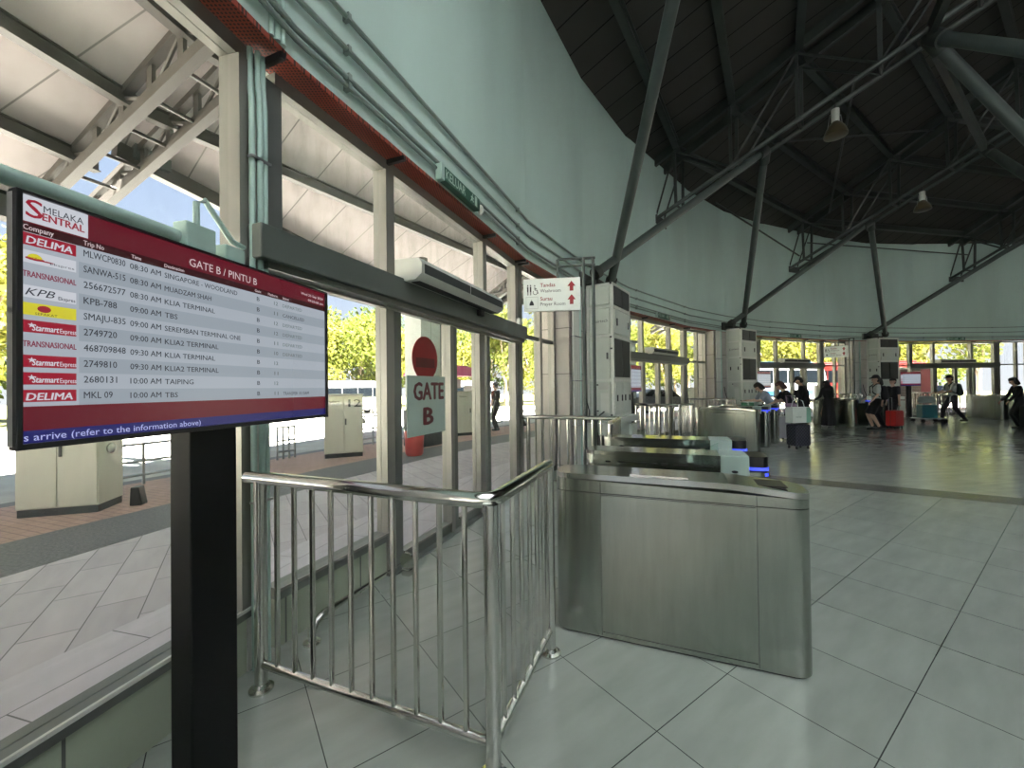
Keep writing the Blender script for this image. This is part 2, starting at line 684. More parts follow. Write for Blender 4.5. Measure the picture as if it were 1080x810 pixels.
LIGHT_SECTORS = (0, 14, 15)          # unseen bays behind the viewer, translucent sheet added to light wall and floor
for k in range(16):
    c0 = B1 + STEP - STEP * k
    c1 = c0 - STEP
    mid = (c0 + c1) / 2
    if k in LIGHT_SECTORS:
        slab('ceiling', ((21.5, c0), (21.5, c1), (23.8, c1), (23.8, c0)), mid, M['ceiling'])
        slab('ceiling_added_light', ((10, c0), (10, c1), (21.5, c1), (21.5, c0)), mid, M['added_light_sheet'])
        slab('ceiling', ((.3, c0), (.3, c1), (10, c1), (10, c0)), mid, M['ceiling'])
    else:
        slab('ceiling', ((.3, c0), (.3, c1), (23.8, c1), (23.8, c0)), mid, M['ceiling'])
    if True:
        o0, o1 = (29.3, 32.2) if k == 1 else ((32.0, 31.3) if k == 0 else (30.0, 30.0))
        slab('ceiling_canopy', ((23.8, c0), (23.8, c1), (o1, c1), (o0, c0)), mid, M['canopy'])

# ------------------------------------------------------------------ window bays
A_, B_, C_, D_ = (-1.05, -.83), (-.04, .13), (.64, .98), (1.82, 2.03)


def facet_frame(c, a0, a1):             # frame of a flat facet between two corner angles
    p, q = P(RV, a0), P(RV, a1)
    d = q - p
    return p, math.atan2(d.y, d.x), d.length


def side_window(n, a0, a1, posts, label=None):
    """Glazing with a low tiled wall (near bay) or a plain low rail, a middle rail and a top frame."""
    p, rz, l = facet_frame(0, a0, a1)
    t = root('window_%d' % n, p, rz, kind='structure')
    MB().box(0, l, -.04, .06, 3.30, 3.375).build('window_frame', M['alu'], t)
    MB().box(0, l, -.03, .05, 2.27, 2.33).build('mid_rail', M['alu_dark'], t)
    MB().box(0, l, -.05, .09, 0, .10).build('sill', M['alu_dark'], t)
    for x in posts:
        MB().box(x - .04, x + .04, -.05, .07, .10, 3.30).build('mullion', M['alu'], t)
    MB().box(.02, l - .02, .008, .016, .10, 2.27).build('glass_pane', M['glass'], t)
    MB().box(.02, l - .02, .008, .016, 2.33, 3.30).build('glass_pane', M['glass_dirty'], t)
    return t


wn = 1
for k, c in enumerate(BAYS):
    near = k == 0
    # ---- fixed glazing of the door facet
    t = bay('window_%d' % wn, c, 0, RF, 0, kind='structure')
    wn += 1
    x0, x1 = -2.02, 2.02
    MB().box(x0, x1, -.045, .07, 3.29, 3.375).build('window_frame', M['alu'], t)
    for xa, xb, m in ((x0 - .12, x0 + .03, 'alu_dark'), (A_[0], A_[0] + .10, 'alu'), (.74, .84, 'alu'), (D_[0], D_[0] + .10, 'alu'), (D_[1] - .08, D_[1], 'alu_dark')):
        MB().box(xa, xb, -.06, .07, 2.40, 3.29).build('mullion', M[m], t)
        MB().box(xa + .02, xa + .05, -.22, -.05, 3.335, 3.372).build('bracket', M['black'], t)
    MB().box(x0, A_[0], -.05, .07, .28, .345).build('sill', M['alu_dark'], t)
    MB().box(x0, A_[0], -.065, -.052, .335, .352).build('sill_strip', M['alu'], t)
    MB().box(x0, A_[0], -.03, .09, 0, .28).build('tiled_spandrel', M['spandrel'], t)
    MB().box(x0, A_[0], .008, .016, .345, 2.25).build('glass_pane', M['glass'], t)
    for xa, xb in ((x0, A_[0]), (A_[0] + .1, .74), (.84, D_[0])):
        MB().box(xa, xb, .008, .016, 2.40, 3.29).build('glass_pane', M['glass_dirty'], t)
    # ---- door leaves
    d = bay('door_%d' % (k + 1), c, 0, RF, 0, kind='structure')
    for (xa, xb), wl in ((A_, .1), (B_, .07), (C_, .14), (D_, .09)):
        MB().box(xa, xa + wl, -.05, .06, 0, 2.26).build('jamb', M['alu'], d)
        MB().box(xb - .09, xb, -.03, .06, 0, 2.26).build('leaf_stile', M['alu_dark'], d)
    for xa, xb in ((A_[1], B_[0]), (B_[1], C_[0]), (C_[1], D_[0])):
        MB().box(xa, xb, -.03, .05, .01, .11).build('bottom_rail', M['alu_dark'], d)
        MB().box(xa, xb, -.045, -.032, .10, .118).build('rail_strip', M['alu'], d)
        MB().box(xa, xb, -.03, .05, 2.19, 2.25).build('top_rail', M['alu_dark'], d)
        MB().box(xa, xb, .008, .016, .11, 2.19).build('glass_pane', M['glass'], d)
    MB().box(A_[0], D_[1], -.10, .09, 0, .012).build('threshold', M['alu_dark'], d)
    MB().box(-2.22, 1.97, -.19, -.02, 2.21, 2.395).build('door_header', M['header'], d, bevel=.008)
    MB().box(-2.15, 1.95, -.15, .06, 2.17, 2.21).build('header_track', M['alu_dark'], d)
    MB().box(-2.15, 1.95, -.06, -.02, 2.155, 2.172).build('track_strip', M['alu'], d)
    if near:
        MB().box(.30, .40, -.24, -.19, 2.30, 2.37).build('motion_sensor', M['black'], d, bevel=.01)
        MB().box(D_[0] + .02, D_[0] + .10, -.12, -.06, 2.40, 2.52).build('sensor_box', M['white_plastic'], d, bevel=.006)
    # ---- side glazing up to the pillars
    s = 5.0
    e = STEP / 2 - 2.75
    l = 2 * RV * math.sin(R_((e - s) / 2))
    if k > 0:
        side_window(wn, c + e, c + s, [.04, l - .05, l * .45])
        wn += 1
    side_window(wn, c - s, c - e, [.05, l - .04, l * .55])
    wn += 1

# near left window, running on behind the viewer
p, rz, l = facet_frame(0, 171.5, 163.5)
t = root('window_%d' % wn, p, rz, kind='structure')
wn += 1
MB().box(0, l, -.045, .07, 3.29, 3.375).build('window_frame', M['alu'], t)
MB().box(0, l, -.05, .07, .29, .345).build('sill', M['alu_dark'], t)
MB().box(0, l, -.065, -.052, .335, .352).build('sill_strip', M['white_plastic'], t)
MB().box(0, l, -.03, .09, 0, .29).build('tiled_spandrel', M['spandrel'], t)
MB().box(0, l, .008, .016, .345, 3.29).build('glass_pane', M['glass'], t)
MB().box(l - .155, l - .10, -.06, .07, .345, 3.29).build('mullion', M['alu'], t)
MB().box(.2, .28, -.06, .07, .345, 3.29).build('mullion', M['alu'], t)
MB().box(l - .10, l - .02, -.04, .07, 0, 3.375).build('corner_post', M['white_plastic'], t)

# pillars under the wall
for k in range(16):
    c = B1 - STEP / 2 - STEP * k
    t = root('wall_pillar', G(c, 0, 0, 0), frame_rot(c), kind='structure')
    MB().box(-1.12, 1.10, 22.86, 23.5, 0, 3.375).build('pillar_cladding', M['pillar'], t)
# unseen solid walls added to stop window light round the far half of the hall
for k in range(5, 14):
    c = B1 - STEP * k
    t = root('wall_light_stop', G(c, 0, 0, 0), frame_rot(c), kind='structure')
    MB().box(-3.6, 3.6, 22.7, 22.85, 0, 3.375).build('wall_panel', M['light_stop'], t)
    MB().box(-3.6, 3.6, 22.66, 22.70, 2.3, 2.9).build('fascia', M['alu_dark'], t)

# ------------------------------------------------------------------ roof trusses, purlins, struts
RT = [22.4, 21.0, 19.6, 18.2, 16.8, 15.4, 14.0]
RO = [24.2, 25.6, 27.0, 28.4]


def bot_z(r):
    return 6.27 + .37 * (23.0 - r)


def bot_out(r):
    return 6.0 - .30 * (r - 26.5)


def top_z(r):
    return 8.0 + SLOPE * (23.0 - r) - .16


for k, c in enumerate(BAYS):
    t = bay('roof_truss', c, label='dark steel lattice roof truss rising from above the %s' % (
        ['gate B door', 'second doorway', 'third doorway', 'farthest doorway'][k]),
        cat='truss', group='radial roof trusses')
    for s in (-.3, .3):
        MB().beam((s, 23.2, top_z(23.2)), (s, 12.5, top_z(12.5)), .10, .22).build('top_chord', M['steel_paint'], t)
        MB().tube([(s * .8, 23.1, bot_z(23.1)), (s * .8, 13.0, bot_z(13.0))], .055, 8).build('bottom_chord', M['strut_paint'], t, True)
        MB().beam((s, 31.0, top_z(31.0) + .08), (s, 23.2, top_z(23.2) + .08), .12, .10).build('canopy_top_chord', M['canopy_steel'], t)
        MB().beam((s, 31.0, bot_out(31.0)), (s, 23.3, bot_out(23.3)), .13, .16).build('canopy_bottom_chord', M['canopy_steel'], t)
    for rs, bz, m, f in (([30.5, 29.8, 29.1, 28.4, 27.7, 27.0, 26.3, 25.6, 24.9, 24.2, 23.5], bot_out, M['canopy_steel'], 1.0), ([23.0] + RT, bot_z, M['steel_paint'], .8)):
        for i, r in enumerate(rs):
            for s in (-.3, .3):
                MB().beam((s, r, top_z(r) + (.05 if f == 1 else -.1)), (s * f, r, bz(r)), .07 if f < 1 else .12, .05, (1, 0, 0)).build('web_post', m, t)
                if i + 1 < len(rs):
                    r2 = rs[i + 1]
                    a, b = (r, r2) if i % 2 else (r2, r)
                    MB().tube([(s, a, top_z(a) + (.05 if f == 1 else -.1)), (s * f, b, bz(b))], .028, 6).build('web_diagonal', m, t)
            MB().tube([(-.3 * f, r, bz(r)), (.3 * f, r, bz(r))], .03, 6).build('cross_tie', m, t)
    MB().box(-.34, .34, 22.92, 23.05, 6.12, 6.36).build('wall_bracket', M['steel_paint'], t)

# purlins
SECN = ['left of the first truss', 'between the first and second trusses', 'between the second and third trusses', 'between the third and fourth trusses']
for k in range(4):
    c0, c1 = B1 + STEP - STEP * k, B1 - STEP * k
    rl = (RO + RT[:6]) if k else RO + [29.8] + RT[:1]
    for r in sorted(rl, reverse=True):
        p, q = P(r, c0, top_z(r) + .03), P(r, c1, top_z(r) + .03)
        m = (p + q) / 2
        t = root('roof_purlin', (m.x, m.y, m.z), 0)
        b = MB()
        b.beam(p - m, q - m, .06, .20)
        b.beam(p - m - Vector((0, 0, .10)), q - m - Vector((0, 0, .10)), .15, .02)
        b.beam(p - m + Vector((0, 0, .10)), q - m + Vector((0, 0, .10)), .15, .02)
        b.build('beam', M['canopy_steel'] if r > 23.2 else M['steel_paint'], t)
        inside = r < 23.2
        n = (sorted(RT, reverse=True).index(r) if inside else sorted(RO + [29.8]).index(r))
        tag(t, '%s purlin %s, %s %s' % (
            'dark ceiling' if inside else 'pale canopy', SECN[k], ['first', 'second', 'third', 'fourth', 'fifth', 'sixth'][n],
            'inside the wall' if inside else 'outside the windows'), 'purlin', 'roof purlins')
    # eave beam
    r0, r1 = (29.3, 32.2) if k == 1 else ((32.0, 31.3) if k == 0 else (30.0, 30.0))
    z0, z1 = 8.0 + SLOPE * (23 - r0) - .15, 8.0 + SLOPE * (23 - r1) - .15
    p, q = P(r0, c0, z0), P(r1, c1, z1)
    m = (p + q) / 2
    t = root('eave_gutter', tuple(m), 0, 'pale metal gutter along the canopy edge %s' % SECN[k], 'gutter', 'canopy gutters')
    b = MB()
    b.beam(p - m, q - m, .16, .26)
    b.build('gutter_box', M['canopy_steel'], t)

# leaning struts: two from every pillar head to the neighbouring trusses
for k in range(4):
    cp = B1 - STEP / 2 - STEP * k
    for s, cc in ((-1, cp + STEP / 2), (1, cp - STEP / 2)):
        if k == 3 and s == 1:
            continue
        q = P(20.3, cc, bot_z(20.3) - .05)
        base = G(cp, s * .16, 22.25, 4.12)
        t = root('roof_strut', tuple(base), 0,
                 'grey green leaning tube strut from the %s pillar to its %s truss' % (ORD[k], 'near' if s < 0 else 'far'),
                 'strut', 'leaning roof struts')
        v = q - base
        base = base - v * .16
        v = q - base
        t.location = base
        MB().tube([(0, 0, 0), v * .985], .085, 14).build('tube', M['strut_paint'], t, True)
        MB().tube([v * .95, v], .12, 12).build('head_collar', M['steel_paint'], t, True)
        MB().tube([(0, 0, 0), v * .02], .12, 12).build('foot_collar', M['steel_paint'], t, True)
    t = root('strut_bracket', G(cp, 0, 0, 0), frame_rot(cp), 'dark steel shoe on the wall carrying the struts above the %s pillar' % ORD[k], 'bracket', 'strut brackets')
    b = MB()
    b.box(-.42, .42, 22.88, 22.95, 3.46, 3.72)
    b.box(-.30, .30, 22.62, 22.88, 3.50, 3.58)
    b.build('shoe', M['steel_paint'], t)
# inner struts and columns
for k in range(2):
    cp = B1 - STEP / 2 - STEP * k
    t = root('hall_column', G(cp, 0, 15.0, 0), frame_rot(cp), 'round steel column inside the hall under the %s pair of inner struts' % ORD[k], 'column', 'hall columns')
    MB().lathe([(.22, 0), (.22, 4.3)], 20).build('shaft', M['strut_paint'], t, True)
    MB().lathe([(.40, 0), (.40, .03), (.24, .06)], 20).build('base', M['steel_paint'], t)
    for s in (-1, 1):
        q = P(17.5, cp - s * STEP / 2, bot_z(17.5))
        base = G(cp, s * .1, 15.0, 4.3)
        v = q - base
        t = root('roof_strut', tuple(base), 0, 'thick grey tube strut from the %s inner column to its %s truss' % (ORD[k], 'near' if s < 0 else 'far'), 'strut', 'leaning roof struts')
        MB().tube([(0, 0, 0), v], .11, 14).build('tube', M['strut_paint'], t, True)
        MB().tube([v * .93, v * .995], .15, 12).build('head_collar', M['steel_paint'], t, True)
# tie rods
for i, (p, q, lab) in enumerate([
        (P(20.1, BAYS[1], bot_z(20.1)), P(18.6, BAYS[2], top_z(18.6)), 'thin dark tie rod level across from the second truss to the third'),
        (P(18.6, BAYS[1], bot_z(18.6) + .2), P(21.6, BAYS[2], top_z(21.6) - .3), 'thin dark brace rod dropping across the bay behind the hanging lamp'),
        (P(22.3, BAYS[1] - 6, 7.3), P(22.6, BAYS[2] + .5, 6.7), 'thin dark brace rod running into the wall end of the third truss'),
        (P(22.4, BAYS[2], bot_z(22.4) + .7), P(22.4, BAYS[3], bot_z(22.4) + .7), 'thin dark tie rod along the far wall between third and fourth trusses'),
        (P(17.5, BAYS[0], bot_z(17.5)), P(17.5, BAYS[1], bot_z(17.5)), 'heavy ring beam meeting the nearest truss high on the ceiling'),
        (P(17.5, BAYS[1], bot_z(17.5)), P(17.5, BAYS[2], bot_z(17.5)), 'heavy ring beam between the nearest truss and the third truss')]):
    m = (p + q) / 2
    t = root('tie_rod' if i < 4 else 'ring_beam', tuple(m), 0, lab, 'rod' if i < 4 else 'beam')
    if i < 4:
        MB().tube([p - m, q - m], .028, 8).build('rod', M['steel_paint'], t)
    else:
        MB().beam(p - m, q - m, .12, .26).build('beam', M['steel_paint'], t)

# hanging high-bay lamps
def lamp(c, r, z, drop, label):
    t = root('pendant_lamp', tuple(P(r, c, z)), 0, label, 'lamp', 'hanging lamps')
    MB().lathe([(.16, 0), (.22, .03), (.215, .08), (.17, .20), (.10, .30), (.06, .34)], 24).build('lamp_shade', M['amber'], t, True)
    MB().lathe([(.075, .34), (.075, .62)], 16).build('ballast', M['white_plastic'], t, True)
    MB().tube([(0, 0, .62), (0, 0, drop)], .012, 6).build('hanger', M['black'], t)
    MB().tube([(-.2, 0, .05), (-.12, 0, .5), (.12, 0, .5), (.2, 0, .05)], .008, 6).build('cage', M['galv'], t)
    return t


lamp(BAYS[1], 18.95, 6.95, .9, 'unlit amber bell lamp hanging under the nearest roof truss')
lamp(BAYS[2], 18.9, 7.05, .8, 'small unlit lamp hanging under the truss above the third doorway')

# ------------------------------------------------------------------ conduits, exit signs
def conduit(z, rad, label, a0=172, a1=70, inset=.03):
    t = root('wall_conduit', (CX, CY, 0), 0, label, 'conduit', 'conduits round the wall')
    pts = []
    for a in [a0] + [x for x in wa if a1 < x < a0] + [a1]:
        p = P(RIN - inset if a in wa else (RIN - inset) * .999, a, z)
        pts.append(p - Vector((CX, CY, 0)))
    MB().tube(pts, rad, 8).build('pipe', M['conduit_grey'], t, True)
    for c in BAYS:
        for d in (4, -4):
            b = MB()
            p = P(RIN - inset + .01 - .06, c + d, z)
            b.box(-.014, .014, -.004, .05, -.024, .024, Matrix.Translation(p - Vector((CX, CY, 0))) @ Matrix.Rotation(frame_rot(c), 4, 'Z'))
            b.build('saddle', M['conduit_grey'], t)


conduit(3.53, .016, 'lowest thin grey green conduit round the mint wall, just above the red beam')
conduit(3.59, .018, 'grey green conduit second from the bottom round the mint wall')
conduit(3.78, .018, 'grey green conduit second from the top round the mint wall')
conduit(4.00, .018, 'topmost grey green conduit round the mint wall')


def exit_sign(c, label):
    t = bay('exit_sign', c, -.12, 22.9, 3.43, label, 'sign', 'exit signs')
    MB().box(-.34, .38, -.05, .02, 0, .13).build('housing', M['exitgreen'], t, bevel=.006)
    MB().box(-.40, -.345, -.05, .02, -.01, .14).build('end_cap', M['conduit'], t, bevel=.006)
    tx = MB()
    tx.text('KELUAR', .125, Matrix.Translation((-.33, -.0515, .022)) @ Matrix.Rotation(R_(90), 4, 'X'), width=.38, bold=.02)
    tx.build('lettering', M['exitletter'], t, normals=False)
    mn = MB()                                   # running figure
    mx = Matrix.Translation((.2, -.052, .065)) @ Matrix.Rotation(R_(90), 4, 'X')
    for p, q, wd in (((0, .02), (-.01, -.01), .02), ((-.01, -.01), (.03, -.03), .012), ((-.01, -.01), (-.035, -.04), .012), ((0, .015), (.03, .0), .01), ((0, .015), (-.03, .005), .01)):
        mn.beam(mx @ Vector((*p, 0)), mx @ Vector((*q, 0)), wd, .002, (0, 1, 0))
    mn.sphere(mx @ Vector((.008, .038, 0)), .011, 8, (1, .2, 1))
    mn.box(.06, .11, -.001, .001, -.05, .05, Matrix.Translation((.2, -.052, .065)))
    mn.build('running_figure', M['exitletter'], t)
    MB().sphere((.44, -.03, .04), .045, 12, (.8, .8, 1.3)).build('sounder', M['white_plastic'], t, True)
    return t


ex = exit_sign(BAYS[0], 'dark green KELUAR exit sign above the glazed gate B door')
turned(ex, 1, 'dark green exit sign above the second doorway past the first pillar unit')
turned(ex, 2, 'small green exit sign above the third doorway with passengers below')
turned(ex, 3, 'small dark exit sign above the farthest doorway')

# ------------------------------------------------------------------ air curtains over the doors
def air_curtain(c):
    t = bay('air_curtain', c, 0, RF, 0, 'cream air curtain with dark intake over the gate B door header', 'air curtain', 'air curtains over the doors')
    prof = [(-.10, 2.375), (-.30, 2.375), (-.36, 2.42), (-.36, 2.50), (-.33, 2.545), (-.10, 2.56)]
    mx = Matrix(((0, 0, 1, 0), (1, 0, 0, 0), (0, 1, 0, 0), (0, 0, 0, 1)))
    MB().prism(prof, -1.0, .66, mx).build('casing', M['white_plastic'], t)
    g = MB()
    for i in range(2):
        g.box(-.96 + .8 * i, -.18 + .8 * i, -.364, -.355, 2.425, 2.50)
    g.build('intake_grille', M['grille'], t)
    MB().box(-.94, .60, -.30, -.22, 2.368, 2.376).build('outlet_slot', M['grille'], t)
    for x in (-.9, .55):
        MB().box(x, x + .06, -.10, -.05, 2.42, 2.52).build('bracket', M['galv'], t)
    return t


ac = air_curtain(BAYS[0])
turned(ac, 1, 'cream air curtain box over the second doorway header')
turned(ac, 2, 'grey air curtain box over the third doorway, behind the exit sign')
turned(ac, 3, 'long dark air curtain box over the farthest doorway')

# ------------------------------------------------------------------ gate B sticker board and red disc
t = bay('gate_board', BAYS[0], -.43, RF - .02, 0, 'pale green GATE B board fixed to the glass door leaf', 'sign')
MB().box(-.315, .315, -.004, .004, 1.07, 1.62).build('board', M['sign_green'], t)
b = MB()
b.text('GATE', .23, Matrix.Translation((-.22, -.006, 1.40)) @ Matrix.Rotation(R_(90), 4, 'X'), width=.50, bold=.045)
b.text('B', .23, Matrix.Translation((-.065, -.006, 1.165)) @ Matrix.Rotation(R_(90), 4, 'X'), width=.15, bold=.045)
b.build('lettering', M['darkred'], t, normals=False)
t = bay('no_entry_disc', BAYS[0], -.45, RF - .016, 0, 'round red no entry disc with a dark bar on the glass above the gate board', 'sign')
MB().lathe([(.21, -.002), (.21, .002)], 40, Matrix.Translation((0, 0, 1.785)) @ Matrix.Rotation(R_(90), 4, 'X')).build('disc', M['red'], t)
MB().box(-.155, .155, -.004, -.0025, 1.70, 1.79).build('bar', M['darkred'], t)
MB().box(-.09, .09, -.003, .001, 1.56, 1.62).build('tab', M['red'], t)

# ------------------------------------------------------------------ corner pipes at the post beside the screen
t = bay('riser_pipes', BAYS[0], -2.16, RF - .05, 0, 'three mint painted riser pipes strapped to the post beside the screen', 'pipes')
for i, (x, y) in enumerate(((-.05, -.06), (-.012, -.07), (.024, -.06))):
    top = 4.3
    MB().tube([(x, y, .02), (x, y, 3.05), (x + .012, y + .03, 3.20), (x + .012, y + .03, 3.37)], .0155, 10).build('pipe', M['conduit'], t, True)
    MB().tube([(x + .05, -.145, 3.43), (x + .05, -.145, 4.2 + .2 * i)], .0155, 10).build('upper_pipe', M['conduit'], t, True)
for z in (.9, 1.9, 2.75):
    MB().box(-.07, .044, -.088, -.05, z, z + .012).build('strap', M['galv'], t)
# trunking and boxes on the near left window
p, rz, l = facet_frame(0, 171.5, 163.5)
t = root('cable_trunking', p, rz, 'dark green round cable pipe running across the left window above the screen', 'pipe')
zc = 2.185
MB().tube([(0, -.09, zc), (l - .505, -.09, zc)], .03, 10).build('pipe', M['conduit'], t, True)
MB().box(0, l - .2, -.06, .0, zc - .12, zc - .05).build('rail', M['alu'], t)
MB().box(0, l - .2, -.05, .0, zc - .05, zc - .035).build('rail_gap', M['seam'], t)
t = root('junction_box', p, rz, 'pale green junction boxes with a bent flexible pipe beside the post', 'junction box')
MB().box(l - .50, l - .36, -.14, -.061, zc - .07, zc + .07).build('box', M['conduit'], t, bevel=.006)
MB().box(l - .31, l - .20, -.14, -.061, zc - .09, zc + .03).build('switch_box', M['conduit'], t, bevel=.006)
MB().tube([(l - .44, -.12, zc + .06), (l - .44, -.12, zc + .17), (l - .40, -.12, zc + .20), (l - .32, -.12, zc + .12), (l - .26, -.12, zc + .06), (l - .19, -.12, zc + .05)], .014, 8).build('flexible_pipe', M['conduit'], t, True)

# ------------------------------------------------------------------ stainless L railings
def railing(x, y0, y1, x2, label, n1=10, n2=6, group='stainless barrier railings', c=B1):
    t = bay('barrier_railing', c, x, y1, 0, label, 'railing', group)
    s = 1 if x2 > x else -1
    L = y0 - y1
    W = abs(x2 - x)
    zt = 1.06
    pts = [(0, L + .09, zt), (0, .07, zt), (s * .02, .02, zt), (s * .07, 0, zt), (s * W, 0, zt)]
    MB().tube(pts, .032, 14).build('top_rail', M['steel'], t, True)
    for px, py in ((0, L), (0, 0), (s * W, 0)):
        MB().tube([(px, py, .01), (px, py, zt - .01)], .030, 14).build('post', M['steel'], t, True)
        MB().lathe([(.056, 0), (.056, .010), (.038, .018), (.032, .034)], 18, Matrix.Translation((px, py, 0))).build('floor_flange', M['steel'], t, True)
    MB().tube([(0, L, .13), (0, 0, .13)], .020, 10).build('bottom_rail', M['steel'], t, True)
    MB().tube([(0, 0, .13), (s * W, 0, .13)], .020, 10).build('bottom_rail', M['steel'], t, True)
    for i in range(n1):
        y = L * (i + 1) / (n1 + 1)
        MB().tube([(0, y, .13), (0, y, zt)], .0125, 8).build('baluster', M['steel'], t, True)
    for i in range(n2):
        xx = s * W * (i + 1) / (n2 + 1)
        MB().tube([(xx, 0, .13), (xx, 0, zt)], .0125, 8).build('baluster', M['steel'], t, True)
    return t


ra = railing(-2.28, 22.86, 21.58, -1.50, 'polished steel L-shaped railing nearest the viewer, in front of the gate B windows')
rb2 = railing(2.03, 22.95, 21.63, 1.25, 'polished steel railing on the far side of the gate B turnstiles by the pillar unit')
NB = ['second', 'third', 'fourth']
for k in (1, 2, 3):
    turned(ra, k, 'steel railing on the near side of the %s row of turnstiles' % NB[k - 1])
    if k < 3:
        turned(rb2, k, 'steel railing on the far side of the %s row of turnstiles' % NB[k - 1])

# low chrome guard tube along the window foot
t = bay('floor_guard', B1, 0, 0, 0, 'low bent chrome guard tube on the floor along the tiled window foot', 'guard rail')
x0, x1, yg = -1.91, -.98, 22.93
MB().tube([(x0, yg, .0), (x0, yg, .07), (x0 + .03, yg, .11), (x0 + .09, yg, .13), (x1 - .05, yg, .13), (x1, yg, .13)], .024, 12).build('tube', M['steel'], t, True)
MB().lathe([(.05, 0), (.05, .008), (.03, .02)], 16, Matrix.Translation((x0, yg, 0))).build('floor_flange', M['steel'], t, True)
MB().lathe([(.065, -.01), (.065, .01)], 20, Matrix.Translation((x1, yg, .115)) @ Matrix.Rotation(R_(90), 4, 'Y')).build('end_disc', M['steel'], t, True)
MB().box(x1 - .03, x1 + .03, yg - .04, yg + .04, 0, .06).build('foot', M['steel'], t, bevel=.01)

# ------------------------------------------------------------------ turnstiles
def rrect(w_, l_, r, n=6):
    pts = []
    for cx, cy, a0 in ((w_ / 2 - r, l_ / 2 - r, 0), (-w_ / 2 + r, l_ / 2 - r, 90), (-w_ / 2 + r, -l_ / 2 + r, 180), (w_ / 2 - r, -l_ / 2 + r, 270)):
        for i in range(n + 1):
            a = R_(a0 + 90 * i / n)
            pts.append((cx + r * math.cos(a), cy + r * math.sin(a)))
    return pts


GL, GW = 1.35, .29


def turnstile(x, label, kind):
    t = bay('turnstile', B1, x, 20.945, 0, label, 'turnstile', 'stainless turnstiles')
    lo = [(a, b_) for a, b_ in rrect(GW, GL, .085)]
    MB().prism(lo, .012, .86).build('body', M['brushed'], t, True)
    MB().prism(rrect(GW - .02, GL - .02, .08), 0, .012).build('plinth', M['seam'], t)
    top = lambda px, py: .972 if py > -.30 else .972 - .03 * ((-.30 - py) / .375)
    sh = 0 if kind == 'outer' else .07
    UL = GL - 2 * sh
    up = lambda ps: [(px, py + sh) for px, py in ps]
    if kind != 'outer':
        top = lambda px, py: .972
    MB().prism(up(rrect(GW, UL, .085)), .864, lambda px, py: top(px, py) - .034).build('upper_band', M['brushed'], t, True)
    # lid in slices so that it can slope at the hall end
    b = MB()
    full = up(rrect(GW + .004, UL + .004, .087, 8))
    ys = sorted({round(p[1], 5) for p in full} | {-.30})
    half = {}
    for px, py in full:
        if px > 0:
            half[round(py, 5)] = max(half.get(round(py, 5), 0), px)
    half[-.30] = GW / 2 + .002
    prev = None
    for yy in ys:
        hx = half.get(yy, GW / 2)
        row = [b.bm.verts.new(v) for v in ((-hx, yy, top(0, yy) - .032), (hx, yy, top(0, yy) - .032), (hx, yy, top(0, yy)), (-hx, yy, top(0, yy)))]
        if prev:
            for i in range(4):
                b.bm.faces.new((prev[i], prev[(i + 1) % 4], row[(i + 1) % 4], row[i]))
        else:
            b.bm.faces.new(row)
        prev = row
    b.bm.faces.new(prev)
    b.build('lid', M['brushed_lid'], t)
    if kind == 'outer':
        MB().box(-GW / 2 - .003, -GW / 2, -.42, .38, .045, .845).build('access_panel', M['brushed'], t)
        s = MB()
        for ya, yb, za, zb in ((.385, .3875, .02, .93), (-.4275, -.425, .02, .93), (-.42, .38, .852, .856), (-.42, .38, .038, .042)):
            s.box(-GW / 2 - .0015, -GW / 2 + .001, ya, yb, za, zb)
        s.build('panel_seam', M['seam'], t)
        MB().box(-.08, .08, -.58, -.40, .955, .9605).build('scanner_window', M['black'], t)
        MB().box(-.10, .10, -.10, .22, .9722, .978).build('lid_plate', M['brushed_lid'], t)
    else:
        s = MB()
        for ya, yb, za, zb in ((.10, .40, .885, .893), (-.30, -.02, .882, .890), (.02, .07, .882, .894), (.46, .50, .880, .892)):
            s.box(-GW / 2 - .003, -GW / 2 + .001, ya, yb, za, zb)
        s.build('sensor_slot', M['black'], t)
        MB().box(-GW / 2 - .006, GW / 2 + .006, -.535, -.345, .80, .978).build('end_cap', M['gatecap'], t, bevel=.008)
        MB().lathe([(.022, -.002), (.022, .002)], 16, Matrix.Translation((-GW / 2 - .007, -.44, .86)) @ Matrix.Rotation(R_(90), 4, 'Y') @ Matrix.Diagonal((.45, 1, 1, 1))).build('lock', M['black'], t)
        MB().prism(rrect(GW - .02, .16, .06), .80, .975, Matrix.Translation((0, -.585, 0))).build('end_nose', M['black'], t, True)
        for z in (.835, .875):
            MB().prism(rrect(GW - .012, .168, .062), z, z + .022, Matrix.Translation((0, -.585, 0))).build('light_ring', M['led'], t, True)
        f = MB()
        f.prism([(-.10, .93), (.16, .93), (.16, .955), (-.10, 1.09)], 0, .012, Matrix(((0, 0, 1, -.30), (1, 0, 0, -.22), (0, 1, 0, 0), (0, 0, 0, 1))))
        f.build('glass_flap', M['acrylic'], t)
        MB().box(-.30, -.145, -.16, -.12, .90, .94).build('flap_arm', M['steel'], t)
    return t


g1 = turnstile(-1.115, 'large brushed steel turnstile nearest the viewer with plain side panel', 'outer')
g2 = turnstile(-.175, 'middle turnstile of the near row with blue light ring and slotted side', 'mid')
g3 = turnstile(.765, 'far turnstile of the near row, half hidden, with blue light ring', 'mid')
for k in (1, 2, 3):
    for g, nm in ((g1, 'first'), (g2, 'middle'), (g3, 'last')):
        turned(g, k, '%s steel turnstile of the %s row round the hall' % (nm, NB[k - 1]))

